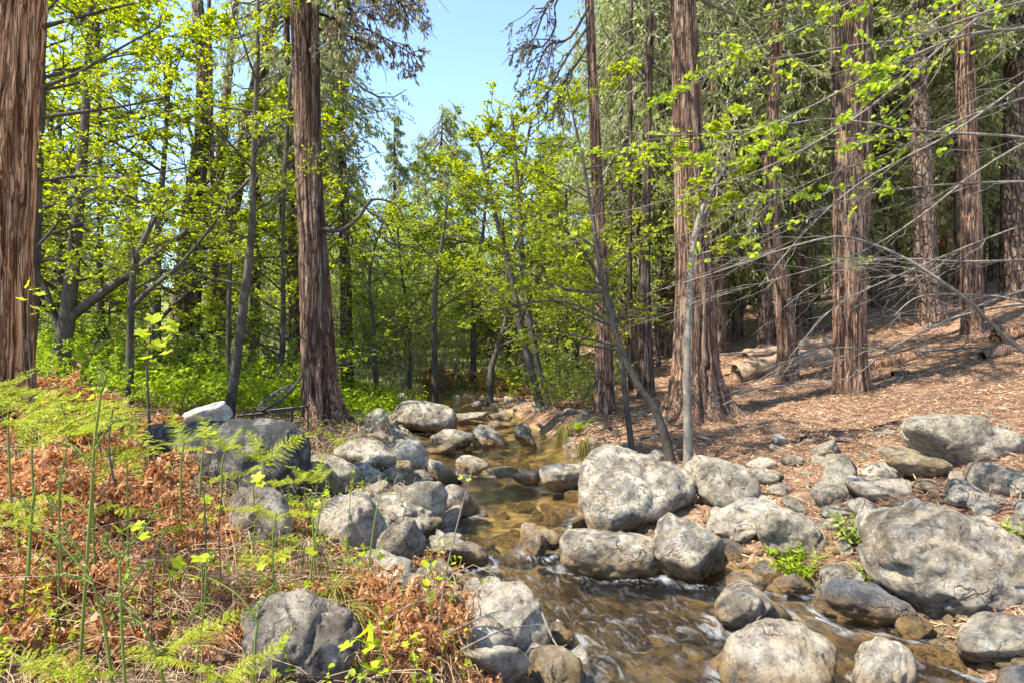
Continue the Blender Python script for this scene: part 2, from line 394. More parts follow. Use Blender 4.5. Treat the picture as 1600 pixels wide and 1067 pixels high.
ys = np.concatenate([np.linspace(-12, .5, 26)[:-1], np.linspace(.5, 13, 240)[:-1], 13+np.linspace(0, 1, 110)**1.8*140])
us = np.linspace(-1, 1, 301); us = np.sign(us)*np.abs(us)**1.25
X = us[None, :]*(3.5 + np.abs(ys)[:, None]*1.35 + 6*sst(2, -6, ys)[:, None]); Y = np.broadcast_to(ys[:, None], X.shape)
Zg = H(X, Y); ny, nx = X.shape
gV = np.stack([X, Y, Zg], -1).reshape(-1, 3)
i = np.arange(ny-1)[:, None]*nx; j = np.arange(nx-1)[None]
gF = np.stack([i+j, i+j+1, i+j+nx+1, i+j+nx], -1).reshape(-1, 4)
def greenness(x, y):
    p = np.stack([x, y, 0*x], -1); nz = .5+.5*noise3(p*1.3, 4)
    g = sst(7.5, 10, y)*sst(-.2+.0*x, -1.6, x)*(.5+nz)            # left bank beyond the boulders
    g = np.maximum(g, sst(13, 16, y)*sst(3.5, 1.5, x)*(.3+nz)*.9)
    return np.clip(g, 0, 1)
gx, gy = gV[:, 0], gV[:, 1]
bedm = sst(.035, -.015, gV[:, 2]-wlev(gy) + .015*noise3(gV*A(6, 6, 0), 8))*sst(19, 16, gy)*sst(1.0, .3, sdist(gx, gy))
part('ground', gV, gF, mat_ground(), kind='structure', attrs={'green': greenness(gx, gy), 'bed': bedm},
     label='forest floor of brown needles sloping up from the stream')

# ------------------------------------------------------------------ water
def mat_water():
    m, t, out = new_mat('stream_water'); n = N(t)
    pos = n('NewGeometry').outputs['Position']
    fl = n('Attribute', attribute_name='riffle').outputs['Fac']
    v = n.map(n('Attribute', attribute_name='flow').outputs['Vector'], (1, 1, 1))
    r1 = n.noise(n.map(v, (17, 5.5, 1)), 1.0, 6, .68, 1.4); r2 = n.noise(n.map(v, (60, 22, 1)), 1.0, 4, .7, .6)
    h = n.math('ADD', r1, n.math('MULTIPLY', r2, .4))
    b1 = n('Bump', {'Height': h, 'Strength': n.ramp(fl, [(0, .12), (1, 1.0)]), 'Distance': .11}).outputs[0]
    fr = n('Fresnel', {'IOR': 1.33, 'Normal': b1}).outputs[0]
    gl = n('BsdfGlossy', {'Color': (.95, .97, 1), 'Roughness': .05, 'Normal': b1})
    tr = n('BsdfTransparent', {'Color': (.96, .90, .74)})
    mx = n('MixShader', {0: n.math('MULTIPLY', fr, 1.7, True), 1: tr.outputs[0], 2: gl.outputs[0]})
    # air stirred into broken water
    fm = n.noise(n.map(v, (16, 5, 1)), 1.0, 6, .66, 1.6)
    fk = n.math('MULTIPLY', n.ramp(fm, [(.52, 0), (.70, 1)]), n.math('MULTIPLY', n.ramp(fl, [(.3, 0), (.9, 1)]), n.ramp(n.noise(v, 2.2, 3), [(.36, 0), (.56, 1)])))
    eg = n('Attribute', attribute_name='edge').outputs['Fac']
    fk = n.math('ADD', fk, n.math('MULTIPLY', n.math('MULTIPLY', eg, n.ramp(fm, [(.44, 0), (.58, 1)])), n.ramp(fl, [(.1, .15), (.7, 1.2)])), True)
    foam = n('BsdfPrincipled', {'Base Color': (.74, .75, .76), 'Roughness': .35, 'Normal': b1})
    mx2 = n('MixShader', {0: n.math('MULTIPLY', fk, .38), 1: mx.outputs[0], 2: foam.outputs[0]})
    n.link(mx2.outputs[0], out.inputs[0]); return m
wy = np.concatenate([np.linspace(1.0, 7, 330)[:-1], np.linspace(7, 20, 160)]); wu = np.linspace(0, 1, 150)
xl = np.interp(wy, _cy, _cl)-.45; xr = np.interp(wy, _cy, _cr)+.45
WX = xl[:, None] + (xr-xl)[:, None]*wu[None]; WY = np.broadcast_to(wy[:, None], WX.shape)
pw = np.stack([WX, WY, 0*WX], -1)
rif = sst(5.9, 5.2, WY)*1.0; rif = np.maximum(rif, .55*np.exp(-((WY-9.4)/.35)**2)); rif = np.maximum(rif, .4*np.exp(-((WY-7.0)/.3)**2))
rif = np.clip(rif*(.55+.9*noise3(pw*1.4, 77)) + .06, .04, 1)
# flow coordinates: along the stream, turning to the right as it comes near
ang = np.interp(WY, [1, 3, 5, 6.5, 20], [.75, .75, .55, .15, 0])
fu = WX*np.cos(ang)+WY*np.sin(ang); fv = -WX*np.sin(ang)+WY*np.cos(ang)
fp = np.stack([fu, fv, 0*fu], -1)
WZ = wlev(WY) + rif*(.030*fbm(fp*A(5, 2.6, 1), 3, 31) + .013*fbm(fp*A(17, 9, 1), 3, 41)) + .0015*fbm(fp*A(6, 6, 1), 2, 51)
i = np.arange(len(wy)-1)[:, None]*len(wu); j = np.arange(len(wu)-1)[None]
wF = np.stack([i+j, i+j+1, i+j+len(wu)+1, i+j+len(wu)], -1).reshape(-1, 4)
wat = part('stream_water', np.stack([WX, WY, WZ], -1), wF, mat_water(), kind='structure', attrs={'riffle': rif.ravel()},
           label='shallow clear stream running over golden gravel towards the viewer')
at = wat.data.attributes.new('flow', 'FLOAT_VECTOR', 'POINT'); at.data.foreach_set('vector', np.ascontiguousarray(fp, np.float32).ravel())

# ------------------------------------------------------------------ rocks
_ico = {}
def ico(k):
    if k not in _ico:
        import bmesh
        bm = bmesh.new(); bmesh.ops.create_icosphere(bm, subdivisions=k, radius=1)
        V = np.array([v.co[:] for v in bm.verts]); F = np.array([[v.index for v in f.verts] for f in bm.faces]); bm.free()
        _ico[k] = (nrm(V), F)
    return _ico[k]
def rock_shape(seed, k=4, soft=9, planes=15, boxy=.0, lo_=.80):
    g = np.random.default_rng(seed); D, F = ico(k)
    n_ = nrm(g.normal(0, 1, (planes, 3))); h = g.uniform(lo_, 1.06, planes)
    if boxy: n_ = np.concatenate([n_, np.eye(3), -np.eye(3)]); h = np.r_[h+boxy*.25, np.full(6, .86)]
    Dd = nrm(D + .13*np.stack([noise3(D*1.7+s, seed+s) for s in (1, 2, 3)], -1))
    q = np.maximum(Dd @ n_.T, 0)/h
    r = (q**soft).sum(1)**(-1/soft)
    V = D*r[:, None]
    lo, hi = V.min(0), V.max(0); V = (V-(lo+hi)/2)/((hi-lo)/2)
    return V, F
def rough(V, F, size, seed, amt=1.0):
    """relief in metres: dents, ledges and pits, along the vertex direction"""
    c = V.mean(0); D = nrm(V-c); p = V*A(1, 1, 1)+seed*3.7
    s = max(size, .12)
    d = .040*s*fbm(p*(2.2/s), 3, seed) + .020*s*fbm(p*(9/s), 3, seed+5)
    rd = 1-np.abs(noise3(p*(2.2/s)+.6*noise3(p*(4/s), seed+3)[:, None], seed+9))*9
    d -= .028*s*np.clip(rd, 0, 1)
    t_ = fbm(p*(1.6/s)+5, 2, seed+21); d -= .035*s*sst(.18, .26, t_)   # broken ledges
    d += .010*fbm(p*22, 2, seed+7)*min(1, s)
    return V + D*(d*amt)[:, None]
ROCKS = []
def rock(x0, y0, x1, y1, typ, label, roll=0, dep=.85, soft=9, boxy=0, seed=None, group=None, sink=.12, d=None, amt=1.0, name='boulder', lo_=.80):
    s = seed if seed is not None else int(x0*7+y0*13) % 9973
    cx = (x0+x1)/2
    df = d if d is not None else ground(cx, min(y1, 1300))
    wd = (x1-x0)/FPX*df; k = 5 if (x1-x0) > 110 else (4 if (x1-x0) > 34 else 3)
    dp = wd*dep; yc = df + dp*.38; wd = (x1-x0)/FPX*yc*1.03
    zt = CH+(HOR-y0)/FPX*yc; zb = CH+(HOR-y1)/FPX*(yc-dp*.2); hh = zt-zb
    if hh < wd*.22: hh = wd*.22
    V, F = rock_shape(s, k, soft, boxy=boxy, lo_=lo_)
    a = radians(-roll); c_, s_ = cos(a), sin(a)
    if roll:   # tilt an elongated stone: stretch along its own long axis first
        e = 1.0/ max(.35, hh/wd)
        V = V*A(min(e, 1.9), 1, 1); V = np.stack([V[:, 0]*c_-V[:, 2]*s_, V[:, 1], V[:, 0]*s_+V[:, 2]*c_], -1)
        lo, hi = V.min(0), V.max(0); V = (V-(lo+hi)/2)/((hi-lo)/2)
    sk = sink*hh; V = V*A(wd/2, dp/2, (hh+sk)/2)
    V = rough(V, F, (wd+hh)/2, s % 97, amt)
    loc = A((cx-800)/FPX*yc, yc, (zt+zb-sk)/2)
    W_ = V+loc
    wet = W_[:, 2]-wlev(W_[:, 1]) + np.clip(sdist(W_[:, 0], W_[:, 1])-.25, 0, 9)*1.5
    o = part(name, W_, F, ROCK[typ], loc=loc, attrs={'wet': np.clip(wet, -.2, 1)}, label=label, cat='rock', group=group)
    ROCKS.append((loc, wd, dp, hh)); return o
G1 = 'boulders along the stream'
RL = [
 # left bank, from near to far
 (345,920,562,1095,'s','big round dark granite boulder at the bottom left among dead bracken',0,.95),
 (362,753,464,866,'m','white mottled boulder half buried in straw below the big lichen boulder',10,.8),
 (340,650,480,778,'d','large upright grey boulder with a square right edge by the cedar foot',0,.8,7,.6),
 (232,660,420,756,'d','low black lichened boulder under the pale cushion',0,.8),
 (475,706,560,778,'g','grey wedge boulder touching the large upright lichened boulder',15,.9),
 (523,685,618,738,'p','pale long boulder with wavy grooves below the cedar roots',14,.8),
 (542,722,604,766,'m','cracked grey stone wedged below the wavy grooved boulder',12,.9),
 (600,682,675,738,'p','smooth pale boulder leaning to the right beside the wavy grooved one',28,.9),
 (600,668,656,697,'m','thin slab showing above the smooth pale leaning boulder',24,.8),
 (610,719,645,746,'w','small warm round stone under the smooth pale leaning boulder',0,.9),
 (666,717,727,756,'m','dark pitted pale stone at the edge of the upper pool',0,.9),
 (714,710,767,741,'p','smooth pale stone in the stream with a blunt right end',8,.9),
 (570,636,607,678,'g','upright rounded stone between cedar roots and the largest far boulder',0,.9),
 (622,626,714,676,'m','largest far boulder standing in the head of the pool',6,.7,7,.3),
 (672,671,742,703,'m','broad flat mottled stone beyond the pool with a debris hollow',4,.8),
 (740,663,795,699,'m','peaked stone running down to the right at the far pool',22,.8,6),
 (740,686,772,700,'w','low brown block in front of the peaked far stone',0,.8,7,.5),
 (664,692,713,711,'p','low white stone awash at the left of the upper pool',0,.8),
 (574,754,620,775,'g','small grey stone above the long white boulder',0,.9),
 (622,748,698,832,'g','tall pointed dark boulder with its peak toward the sky',12,.8,6),
 (680,756,749,809,'m','black and white boulder with a wet pointed right end',24,.8,6),
 (488,774,602,872,'p','large white boulder streaked grey in the middle of the left bank',-18,.9,8),
 (570,769,688,830,'m','long boulder with a rusty round end under the pointed dark one',16,.8),
 (588,802,667,890,'m','egg shaped upright boulder with a pitted cap beside the riffle',8,.9),
 (665,844,764,888,'g','flat oval stone lying in the riffle left of midstream',3,.7),
 (568,868,658,914,'m','pale rounded stone just below the egg shaped boulder',4,.8),
 (585,901,660,935,'w','smooth brown stone half under hanging dead fronds',0,.8),
 (652,914,718,958,'w','pinkish smooth stone among dead fronds near the water',10,.8),
 (706,891,759,922,'g','small dark angular stone on the near left shore',10,.8,6),
 (690,920,733,957,'g','small shaded stone behind the broad white granite boulder',15,.8),
 (742,905,798,942,'s','tan stone peeping over the broad white granite boulder',0,.8),
 (726,908,858,1022,'p','broad white granite boulder leaning to the water on the near left',18,.85),
 (706,955,800,1020,'p','white speckled stone in front of the broad granite boulder',6,.85),
 (722,992,830,1085,'p','cream boulder at the bottom edge left of the wet golden stone',14,.85),
 (820,1013,912,1090,'w','golden wet round stone at the bottom edge of the stream',0,.85),
 (857,972,898,1007,'w','small orange wedge stone at the waterside under a bent stick',20,.8,6),
 (585,934,628,976,'m','grey stone showing through rusty fronds left of the pinkish one',0,.8),
 (605,735,632,754,'p','small pale cobble in the gap above the pointed dark boulder',0,.9),
 (612,750,640,768,'m','flattened cobble behind the pointed dark boulder',0,.9),
 (500,776,545,797,'p','pale flat stone behind the large white streaked boulder',6,.8),
 (502,667,524,682,'m','little grey stone among the roots of the twin stemmed cedar',0,.8),
 (770,727,813,746,'p','thin white slab awash left of the row across the stream',0,.8),
 # far head of the stream
 (706,644,762,664,'m','long grey far stone beyond the pool',6,.8),
 (728,652,760,665,'w','small rounded far stone below the long grey one',0,.9),
 (764,644,802,660,'m','sloping far cobble on the right of the stream head',0,.8),
 (762,656,784,671,'g','dark squarish far cobble at the mouth of the pool',0,.8),
 (733,626,753,641,'m','lone white stone in far grass above the stream head',0,.9),
 (620,629,640,643,'m','small stone behind the left end of the largest far boulder',0,.9),
 (606,642,624,659,'m','stack of grey cobble beside the largest far boulder',0,.9),
 (776,658,806,668,'w','flat tan far slab lying at the right of the pool mouth',0,.8),
 # right of the stream
 (803,661,842,698,'d','black lichened round rock standing alone in the dark pool',0,.9),
 (798,733,843,759,'p','white stone joined to the row across the stream',6,.9),
 (842,724,919,769,'p','rounded pale boulder with leaf shadows beside the biggest one',-4,.8),
 (906,700,1094,840,'m','biggest round grey boulder right of midstream, wet black at its foot',4,.85,4),
 (1060,711,1150,753,'p','long pale boulder behind the dark grey rounded one',4,.7),
 (1082,719,1182,797,'g','dark grey rounded boulder with fine wrinkles right of the biggest',8,.8),
 (1166,711,1212,735,'p','pale flat stone on the needles under the walking slope',0,.8),
 (877,828,1041,903,'m','long loaf shaped boulder split by a crack in midstream',9,.55,8,.5),
 (1014,804,1142,910,'m','big stone slanting down right with a brown left end',34,.8,9),
 (1100,782,1236,848,'p','pinkish boulder with sculpted hollows behind the slanting one',-18,.8,7),
 (1117,843,1172,879,'b','blue black small stone tucked under the pinkish boulder',10,.8),
 (1110,791,1144,814,'p','little pale wedge on the sand near the pinkish boulder',10,.8,6),
 (816,832,856,870,'m','pitted grey knob in the riffle left of the loaf boulder',0,.9),
 (812,818,880,860,'w','golden brown stone behind the pitted grey knob',14,.8),
 (892,802,930,830,'w','small yellow wet rock at the left foot of the biggest boulder',0,.8),
 (1130,892,1198,923,'m','low mottled stone above the round ochre stained one',4,.8),
 (1119,914,1243,995,'m','round speckled boulder with an ochre stain in the right riffle',6,.85),
 (1130,986,1324,1100,'p','wide pale granite boulder with brown pits at the bottom edge',4,.8),
 (1316,1000,1428,1110,'p','pale granite boulder next to the wide pitted one at the bottom',16,.85),
 (1174,789,1288,884,'g','smooth grey green boulder with a sunlit shoulder behind the bright herb',6,.85),
 (1349,777,1640,965,'m','huge sloping boulder with a diagonal crack at the right',18,.75,8),
 (1282,903,1414,985,'b','blue grey wet boulder beside the gravel pocket',12,.8,7),
 (1214,896,1269,932,'g','small black streaked rock under the bright green herb',14,.8,6),
 (1494,950,1640,1058,'m','black veined boulder at the lower right corner',-4,.85,8),
 (1550,1038,1650,1110,'b','slate blue rock cut by the bottom right corner',-14,.8),
 (1398,643,1606,732,'g','long grey slab propped on smaller stones at the right',9,.6,9),
 (1384,698,1495,753,'w','tan wedge stone bearing the left end of the grey slab',16,.7,8),
 (1529,724,1630,778,'m','rounded block bearing the right end of the grey slab',8,.8,8),
 (1472,752,1548,796,'m','cracked stone half buried below the grey slab',6,.8),
 (1350,723,1414,755,'m','flat cream streaked stone left of the tan wedge',16,.8),
 (1324,745,1418,787,'p','long pale stone sloping down right among the needles',18,.7),
 (1250,711,1347,787,'g','layered grey boulder with a split top near mid slope',-14,.85),
 (1270,761,1302,793,'w','small tan stone against the layered grey boulder',-10,.8),
 (1282,790,1336,813,'g','flat olive pebble stone below the small tan one',2,.8),
 (1321,775,1378,816,'p','smooth cream oval stone touching the huge sloping boulder',18,.8),
 (1265,685,1315,714,'g','grey stone sunk in needles by the long dark stick',-20,.8),
 (1219,709,1256,730,'m','small whitish stone on the needle slope',0,.8),
 (1165,730,1226,757,'m','low speckled stone right of the dark grey rounded boulder',4,.8),
 (1583,786,1630,817,'m','pale stone at the right edge above the huge boulder',0,.8),
 (1224,777,1266,804,'m','mossy small stone behind the sunlit shoulder boulder',0,.8),
 (1277,807,1311,829,'g','dark round cobble at the head of the leafy hollow',0,.8),
 (1390,748,1426,766,'w','small flat tan cobble under the tan wedge stone',4,.8),
 (1432,752,1479,774,'w','golden round cobble in the shade of the grey slab',0,.8),
 (1298,878,1334,908,'m','pale stone above the blue grey wet boulder',0,.8),
 (1320,818,1362,842,'g','grey cobble hidden by serrated leaves',0,.8),
 (1408,916,1440,934,'g','small grey green stone over the gravel pocket',0,.8),
 (1402,958,1450,1000,'w','speckled brown rock on the near side of the gravel pocket',0,.8),
 (1200,757,1238,776,'m','half sunk stone between the wrinkled and the layered boulders',0,.8),
 (1176,774,1214,792,'p','little cream stone above the smooth grey green boulder',0,.8),
 (0,775,40,815,'m','pale stone among bracken at the left edge',0,.8),
 (190,862,240,898,'p','small pale stone lying in dead fronds at the lower left',0,.8),
]
ROUND = {(906,700), (345,920), (1014,804), (877,828), (1119,914), (1130,986), (1082,719), (1174,789), (1349,777), (588,802), (726,908), (842,724), (1398,643), (820,1013), (1316,1000), (1250,711)}
for r in RL:
    rock(*r[:6], roll=r[6], dep=r[7], soft=(r[8]*.7 if len(r) > 8 else 4.6), boxy=r[9] if len(r) > 9 else 0, lo_=.93 if (r[0], r[1]) in ROUND else .80)
pw_ = np.stack([WX, WY], -1).reshape(-1, 2); edge = np.zeros(len(pw_))
for l, w_, d_, h_ in ROCKS:
    q_ = np.hypot((pw_[:, 0]-l[0])/(w_*.5), (pw_[:, 1]-l[1])/(d_*.5)); edge = np.maximum(edge, np.exp(-((q_-1.02)*min(w_, .8)*.5/.055)**2))
at = wat.data.attributes.new('edge', 'FLOAT', 'POINT'); at.data.foreach_set('value', np.ascontiguousarray(edge, np.float32))
# smaller stones strewn among them, one object each
def scatter_stones(n, spec, name, group, label, types, smin, smax, seed):
    g = np.random.default_rng(seed); protos = []
    for k in range(6):
        V, F = rock_shape(500+seed*7+k, 3, 8); V = rough(V*A(.5, .42, .34), F, .8, k+seed)
        o = build_mesh(name, V, [F], ROCK[types[k % len(types)]], True, {'wet': np.full(len(V), .0 if 'water' in group else .5)})
        protos.append(o)
    for k in range(n):
        x, y, z = spec(g); s = smin*(smax/smin)**g.random()**1.5
        o = bpy.data.objects.new(name, protos[k % 6]); col.objects.link(o)
        o.location = (x, y, z + s*.06); o.scale = (s, s*g.uniform(.75, 1.2), s*g.uniform(.7, 1.1)); o.rotation_euler = (g.normal(0, .25), g.normal(0, .25), g.uniform(0, 6.28))
        tag(o, label, 'stone', group)
def spec_shore(g):
    while True:
        y = g.uniform(3.0, 10.5); side = g.random() < .45
        xl_, xr_ = np.interp(y, _cy, _cl), np.interp(y, _cy, _cr)
        x = (xl_-abs(g.normal(0, .3))) if side else (xr_+abs(g.normal(0, .8)))
        if any(abs(x-l[0]) < w_*.42 and abs(y-l[1]) < d_*.42 for l, w_, d_, h_ in ROCKS): continue
        return x, y, float(H(x, y))
def spec_slope(g):
    while True:
        y = g.uniform(3.9, 6.9); x = (g.uniform(1080, 1600)-800)/FPX*y
        if sdist(x, y) < .1 or any(abs(x-l[0]) < w_*.46 and abs(y-l[1]) < d_*.46 for l, w_, d_, h_ in ROCKS): continue
        return x, y, float(H(x, y))-.01
def spec_left(g):
    while True:
        y = g.uniform(3.0, 8.3); x = np.interp(y, _cy, _cl)-g.uniform(-.12, .75)
        if any(abs(x-l[0]) < w_*.40 and abs(y-l[1]) < d_*.40 for l, w_, d_, h_ in ROCKS): continue
        return x, y, float(H(x, y))
def spec_bed(g):
    while True:
        y = g.uniform(2.6, 9.5); x = g.uniform(np.interp(y, _cy, _cl), np.interp(y, _cy, _cr))
        if any(abs(x-l[0]) < w_*.5 and abs(y-l[1]) < d_*.5 for l, w_, d_, h_ in ROCKS): continue
        return x, y, float(H(x, y))
def spec_far(g):
    while True:
        y = g.uniform(10, 14.5); x = g.uniform(np.interp(y, _cy, _cl)-.5, np.interp(y, _cy, _cr)+.6)
        if sdist(x, y) < -.15: continue
        return x, y, float(H(x, y))
scatter_stones(165, spec_shore, 'cobble', 'cobbles along the shores', 'small rounded cobble on the shore between the boulders', 'mpgwms', .06, .33, 3)
scatter_stones(82, spec_slope, 'cobble', 'stones sunk in the needles', 'stone half sunk in needles between the boulders of the right bank', 'pmgwpm', .07, .26, 6)
scatter_stones(72, spec_left, 'shore_stone', 'pale stones of the left shore', 'pale stone filling a gap in the chain of boulders on the left shore', 'pmpwpm', .16, .38, 9)
scatter_stones(90, spec_bed, 'streambed_stone', 'stones under the water', 'golden brown stone lying under the stream water', 'wwwmwg', .12, .34, 4)
scatter_stones(50, spec_far, 'cobble', 'cobbles at the stream head', 'grey cobble at the far head of the stream', 'mpmgmp', .12, .38, 5)
# gravel in the pocket by the blue rock and along the margins: beyond counting
g = np.random.default_rng(8); gg = Geo(); D2, F2 = ico(1)
for k in range(2600):
    if k < 260: q = P(g.uniform(1395, 1500), 0, 1); y = g.uniform(3.35, 3.85); x = q[0]*y
    else:
        y = g.uniform(2.8, 9); sd_ = abs(g.normal(0, .22)); x = np.interp(y, _cy, _cr)+sd_ if g.random() < .6 else np.interp(y, _cy, _cl)-sd_
    s = .008+.03*g.random()**2; gg.add(D2*A(s*g.uniform(.8, 1.4), s, s*.7)*(1+.15*g.normal(0, 1, (len(D2), 1))) + A(x, y, float(H(x, y))+s*.4), F2)
V, F = gg.data(); part('gravel', V, F, ROCK['w'], kind='stuff', label='fine wet gravel between the stones', attrs={'wet': np.full(len(V), .12)})
# ------------------------------------------------------------------ conifers with trunks near enough to show their bark
def trunk_geo(path, rad, seed, S=72, ring=.072, amp=.10, flare=1.0, flute=7, plates=False):
    """fluted, fissured trunk along path with radii; flare widens the last metre at the foot (path[0])"""
    g = np.random.default_rng(seed); L = np.linalg.norm(np.diff(path, axis=0), axis=1).sum()
    n = int(max(24, min(190, L/ring))); C = resample(path, n); r = np.interp(np.linspace(0, 1, n), np.linspace(0, 1, len(rad)), rad)
    h = np.linspace(0, L, n); th = np.arange(S)/S*2*pi
    TH, HH = np.meshgrid(th, h); cs = np.stack([np.cos(TH), np.sin(TH), 0*TH], -1)
    k = np.exp(-HH/.35)*flare
    but = 1 + k*(.55 + .45*noise3(cs*1.5+seed, seed+1)*1.5 + .35*np.clip(noise3(cs*flute*.45+seed, seed+2), -.3, 1)*2)
    q = np.stack([np.cos(TH)*r.mean()*30, np.sin(TH)*r.mean()*30, HH*1.3], -1)
    tw = np.stack([noise3(q*A(.15, .15, .8), seed+7)]*3, -1)*1.2
    f = 1-np.abs(noise3(q*A(.55, .55, .55 if not plates else 1.6)+tw, seed+3))*2.2
    f2 = noise3(q*A(1.6, 1.6, 1.1), seed+4)
    ridge = -np.clip(f-.25, 0, 1) + .25*f2
    RR = r[:, None]*but*(1+.05*noise3(cs*1.2+HH[..., None]*.5, seed+5)) + amp*r[:, None]*ridge
    V = C[:, None] + cs*RR[..., None]
    i = np.arange(n-1)[:, None]*S; j = np.arange(S)[None]; jn = (j+1) % S
    F = np.stack([i+j, i+jn, i+S+jn, i+S+j], -1).reshape(-1, 4)
    at = np.clip(.35+ridge*.6, 0, 1)*1.0
    return V.reshape(-1, 3), F, at.ravel()
def crown(z0, z1, rmax, nb, seed, ntw=12, nel=14, eL=.13, eW=.045, droop=.35, up=.15, prof='cone', tip=.5, az=None):
    """branches and sprays of a conifer whose axis is the local z axis"""
    g = np.random.default_rng(seed); s = np.sort(g.random(nb)); z = z0 + (z1-z0)*s
    a = g.uniform(0, 2*pi, nb) if az is None else g.normal(az[0], az[1], nb)
    if prof == 'cone': L = rmax*((1-s)**.75*.9+.12)*(.65+.5*g.random(nb))
    elif prof == 'column': L = rmax*(np.minimum(1, (1-s)*2.4)*.9+.1)*np.minimum(1, .45+s*2)*(.6+.6*g.random(nb))
    else: L = rmax*np.sin(pi*np.clip(.12+s*.8, 0, 1))**.6*(.6+.6*g.random(nb))
    t = np.linspace(0, 1, 8); D = np.stack([np.cos(a), np.sin(a), np.full(nb, up)], -1)
    B = np.stack([0*z, 0*z, z], -1)[:, None] + L[:, None, None]*D[:, None]*t[:, None]
    B[:, :, 2] -= (droop*L)[:, None]*np.sin(t*pi*.62)**1.5*1.1
    B += np.cumsum(g.normal(0, 1, (nb, 8, 3)), 1)*(.018*L)[:, None, None]*t[:, None]
    Rr = (.012+.018*L)[:, None]*(1-.85*t)
    T1, i1, L1 = spawn(B, L, ntw, .15, 1.0, .85, tip, up=-.12, droop=.45, wob=.10, N=4, planar=.75, g=g, taper=.55)
    wv, wf = tubes(B, Rr, 4); w2, f2 = tubes(T1, np.linspace(.011, .004, 4)[None].repeat(len(T1), 0), 3)
    G = Geo(); G.add(wv, wf); G.add(w2, f2)
    p, T, _ = along(T1, nel, g, .1); M = len(p)
    D = nrm(T*.9 + rdir(M, g, .5)*.75 + A(0, 0, -.35)); Nn = nrm(g.normal(0, .7, (M, 3)) + A(0, 0, .6))
    Ls = eL*(.6+.8*g.random(M)); lv, lf = leaves(p, D, Nn, Ls, Ls*eW/eL*(.7+.6*g.random(M)))
    return G.data(), (lv, lf)
def crown_meshes(name, mat_l, bark, **k):
    (wv, wf), (lv, lf) = crown(**k)
    return build_mesh('branches', wv, wf, BARK['pale']), build_mesh('foliage', lv, [lf], LEAF[mat_l], False)
CR = {
 'high': crown_meshes('h', 'conifer', 'cedar_dark', z0=0, z1=7.5, rmax=2.3, nb=34, seed=1, ntw=10, nel=14, prof='column', droop=.5),
 'high2': crown_meshes('h', 'conifer', 'cedar_dark', z0=0, z1=8, rmax=2.7, nb=30, seed=2, ntw=11, nel=13, prof='column', droop=.45),
 'cone': crown_meshes('c', 'conifer_cool', 'cedar_dark', z0=1.0, z1=16, rmax=3.0, nb=140, seed=3, ntw=15, nel=16, eL=.20, eW=.05, droop=.3),
 'dense': crown_meshes('d', 'conifer', 'cedar_dark', z0=.8, z1=14, rmax=3.0, nb=140, seed=4, ntw=15, nel=16, eL=.20, eW=.05, prof='column', droop=.5),
 'loose': crown_meshes('l', 'conifer', 'cedar_dark', z0=3, z1=13, rmax=3.2, nb=85, seed=5, ntw=15, nel=16, eL=.19, eW=.045, prof='round', droop=.55),
 'brown': crown_meshes('b', 'conifer_brown', 'cedar_dark', z0=2.5, z1=17, rmax=4.2, nb=130, seed=6, ntw=15, nel=14, eL=.23, eW=.08, prof='cone', droop=.2, up=.3),
}
def add_crown(kind, root, z, s=1.0, rot=0.0, sz=None, off=(0, 0)):
    for me, nm in zip(CR[kind], ('branches', 'foliage')):
        o = bpy.data.objects.new(nm, me); col.objects.link(o); o.parent = root
        o.location = (off[0], off[1], z); o.scale = (s, s, sz or s); o.rotation_euler = (0, 0, rot); o['kind'] = 'stuff'
def near_conifer(path, d, wpx, bark, name, label, seed, crowns, flare=1.0, S=72, amp=.10, group=None, top=9.0, plates=False):
    p = Pz(path, d); r = np.array(wpx)/2/FPX*d
    g0 = float(H(p[0, 0], p[0, 1])); p[0, 2] = g0-.12
    # carry the stem on above the frame
    dirv = (p[-1]-p[-2])/max(.1, (p[-1]-p[-2])[2]); ex = top-p[-1, 2]
    if ex > .5: p = np.r_[p, [p[-1]+dirv*ex]]; r = np.r_[r, r[-1]*.55]
    root = empty(name, (p[0, 0], p[0, 1], g0), label, 'tree', group)
    V, F, at = trunk_geo(p, r, seed, S, flare=flare, amp=amp, plates=plates)
    part('trunk', V, F, BARK[bark], root, attrs={'ridge': at})
    for kind, z, s, rot in crowns:
        k = np.interp(z, p[:, 2], np.arange(len(p))); q = p[int(k)]*(1-k % 1)+p[min(int(k)+1, len(p)-1)]*(k % 1)
        add_crown(kind, root, z-g0, s, rot, off=(q[0]-p[0, 0], q[1]-p[0, 1]))
    return root, p, r
def limb(root, pts, d, w0, w1, bark, name='limb', tw=6, lf=.5, ang=.8, droop=.1, S=6):
    q = resample(Pz(pts, d), 14); r = np.linspace(w0, w1, 14)/2/FPX*(d if np.isscalar(d) else d[0])
    G = Geo(); G.add(*tubes(q, r, S))
    L = np.array([np.linalg.norm(np.diff(q, axis=0), axis=1).sum()])
    T1 = None
    if tw:
        T1, i1, L1 = spawn(q[None], L, tw, .25, 1, ang, lf, droop=droop, wob=.15, N=6); G.add(*tubes(T1, np.linspace(1, .3, 6)[None]*r[-1].max()*1.1*np.ones((len(T1), 1)), 4))
        T2, i2, L2 = spawn(T1, L1, 4, .2, 1, ang, .5, droop=droop, wob=.15, N=4); G.add(*tubes(T2, np.linspace(1, .3, 4)[None]*r[-1].max()*.6*np.ones((len(T2), 1)), 3))
        T1 = T2
    V, F = G.data(); part(name, V, F, BARK[bark], root); return q, T1
K1, p, r = near_conifer([(-10,625),(-12,560),(-14,400),(-12,200),(-8,0),(-6,-110)], 5.0, [115,100,104,116,130,132], 'cedar_orange', 'incense_cedar',
    'huge orange barked cedar trunk filling the left edge', 21, [('high', 8.0, .6, .5)], .55, 120, .2, top=9)
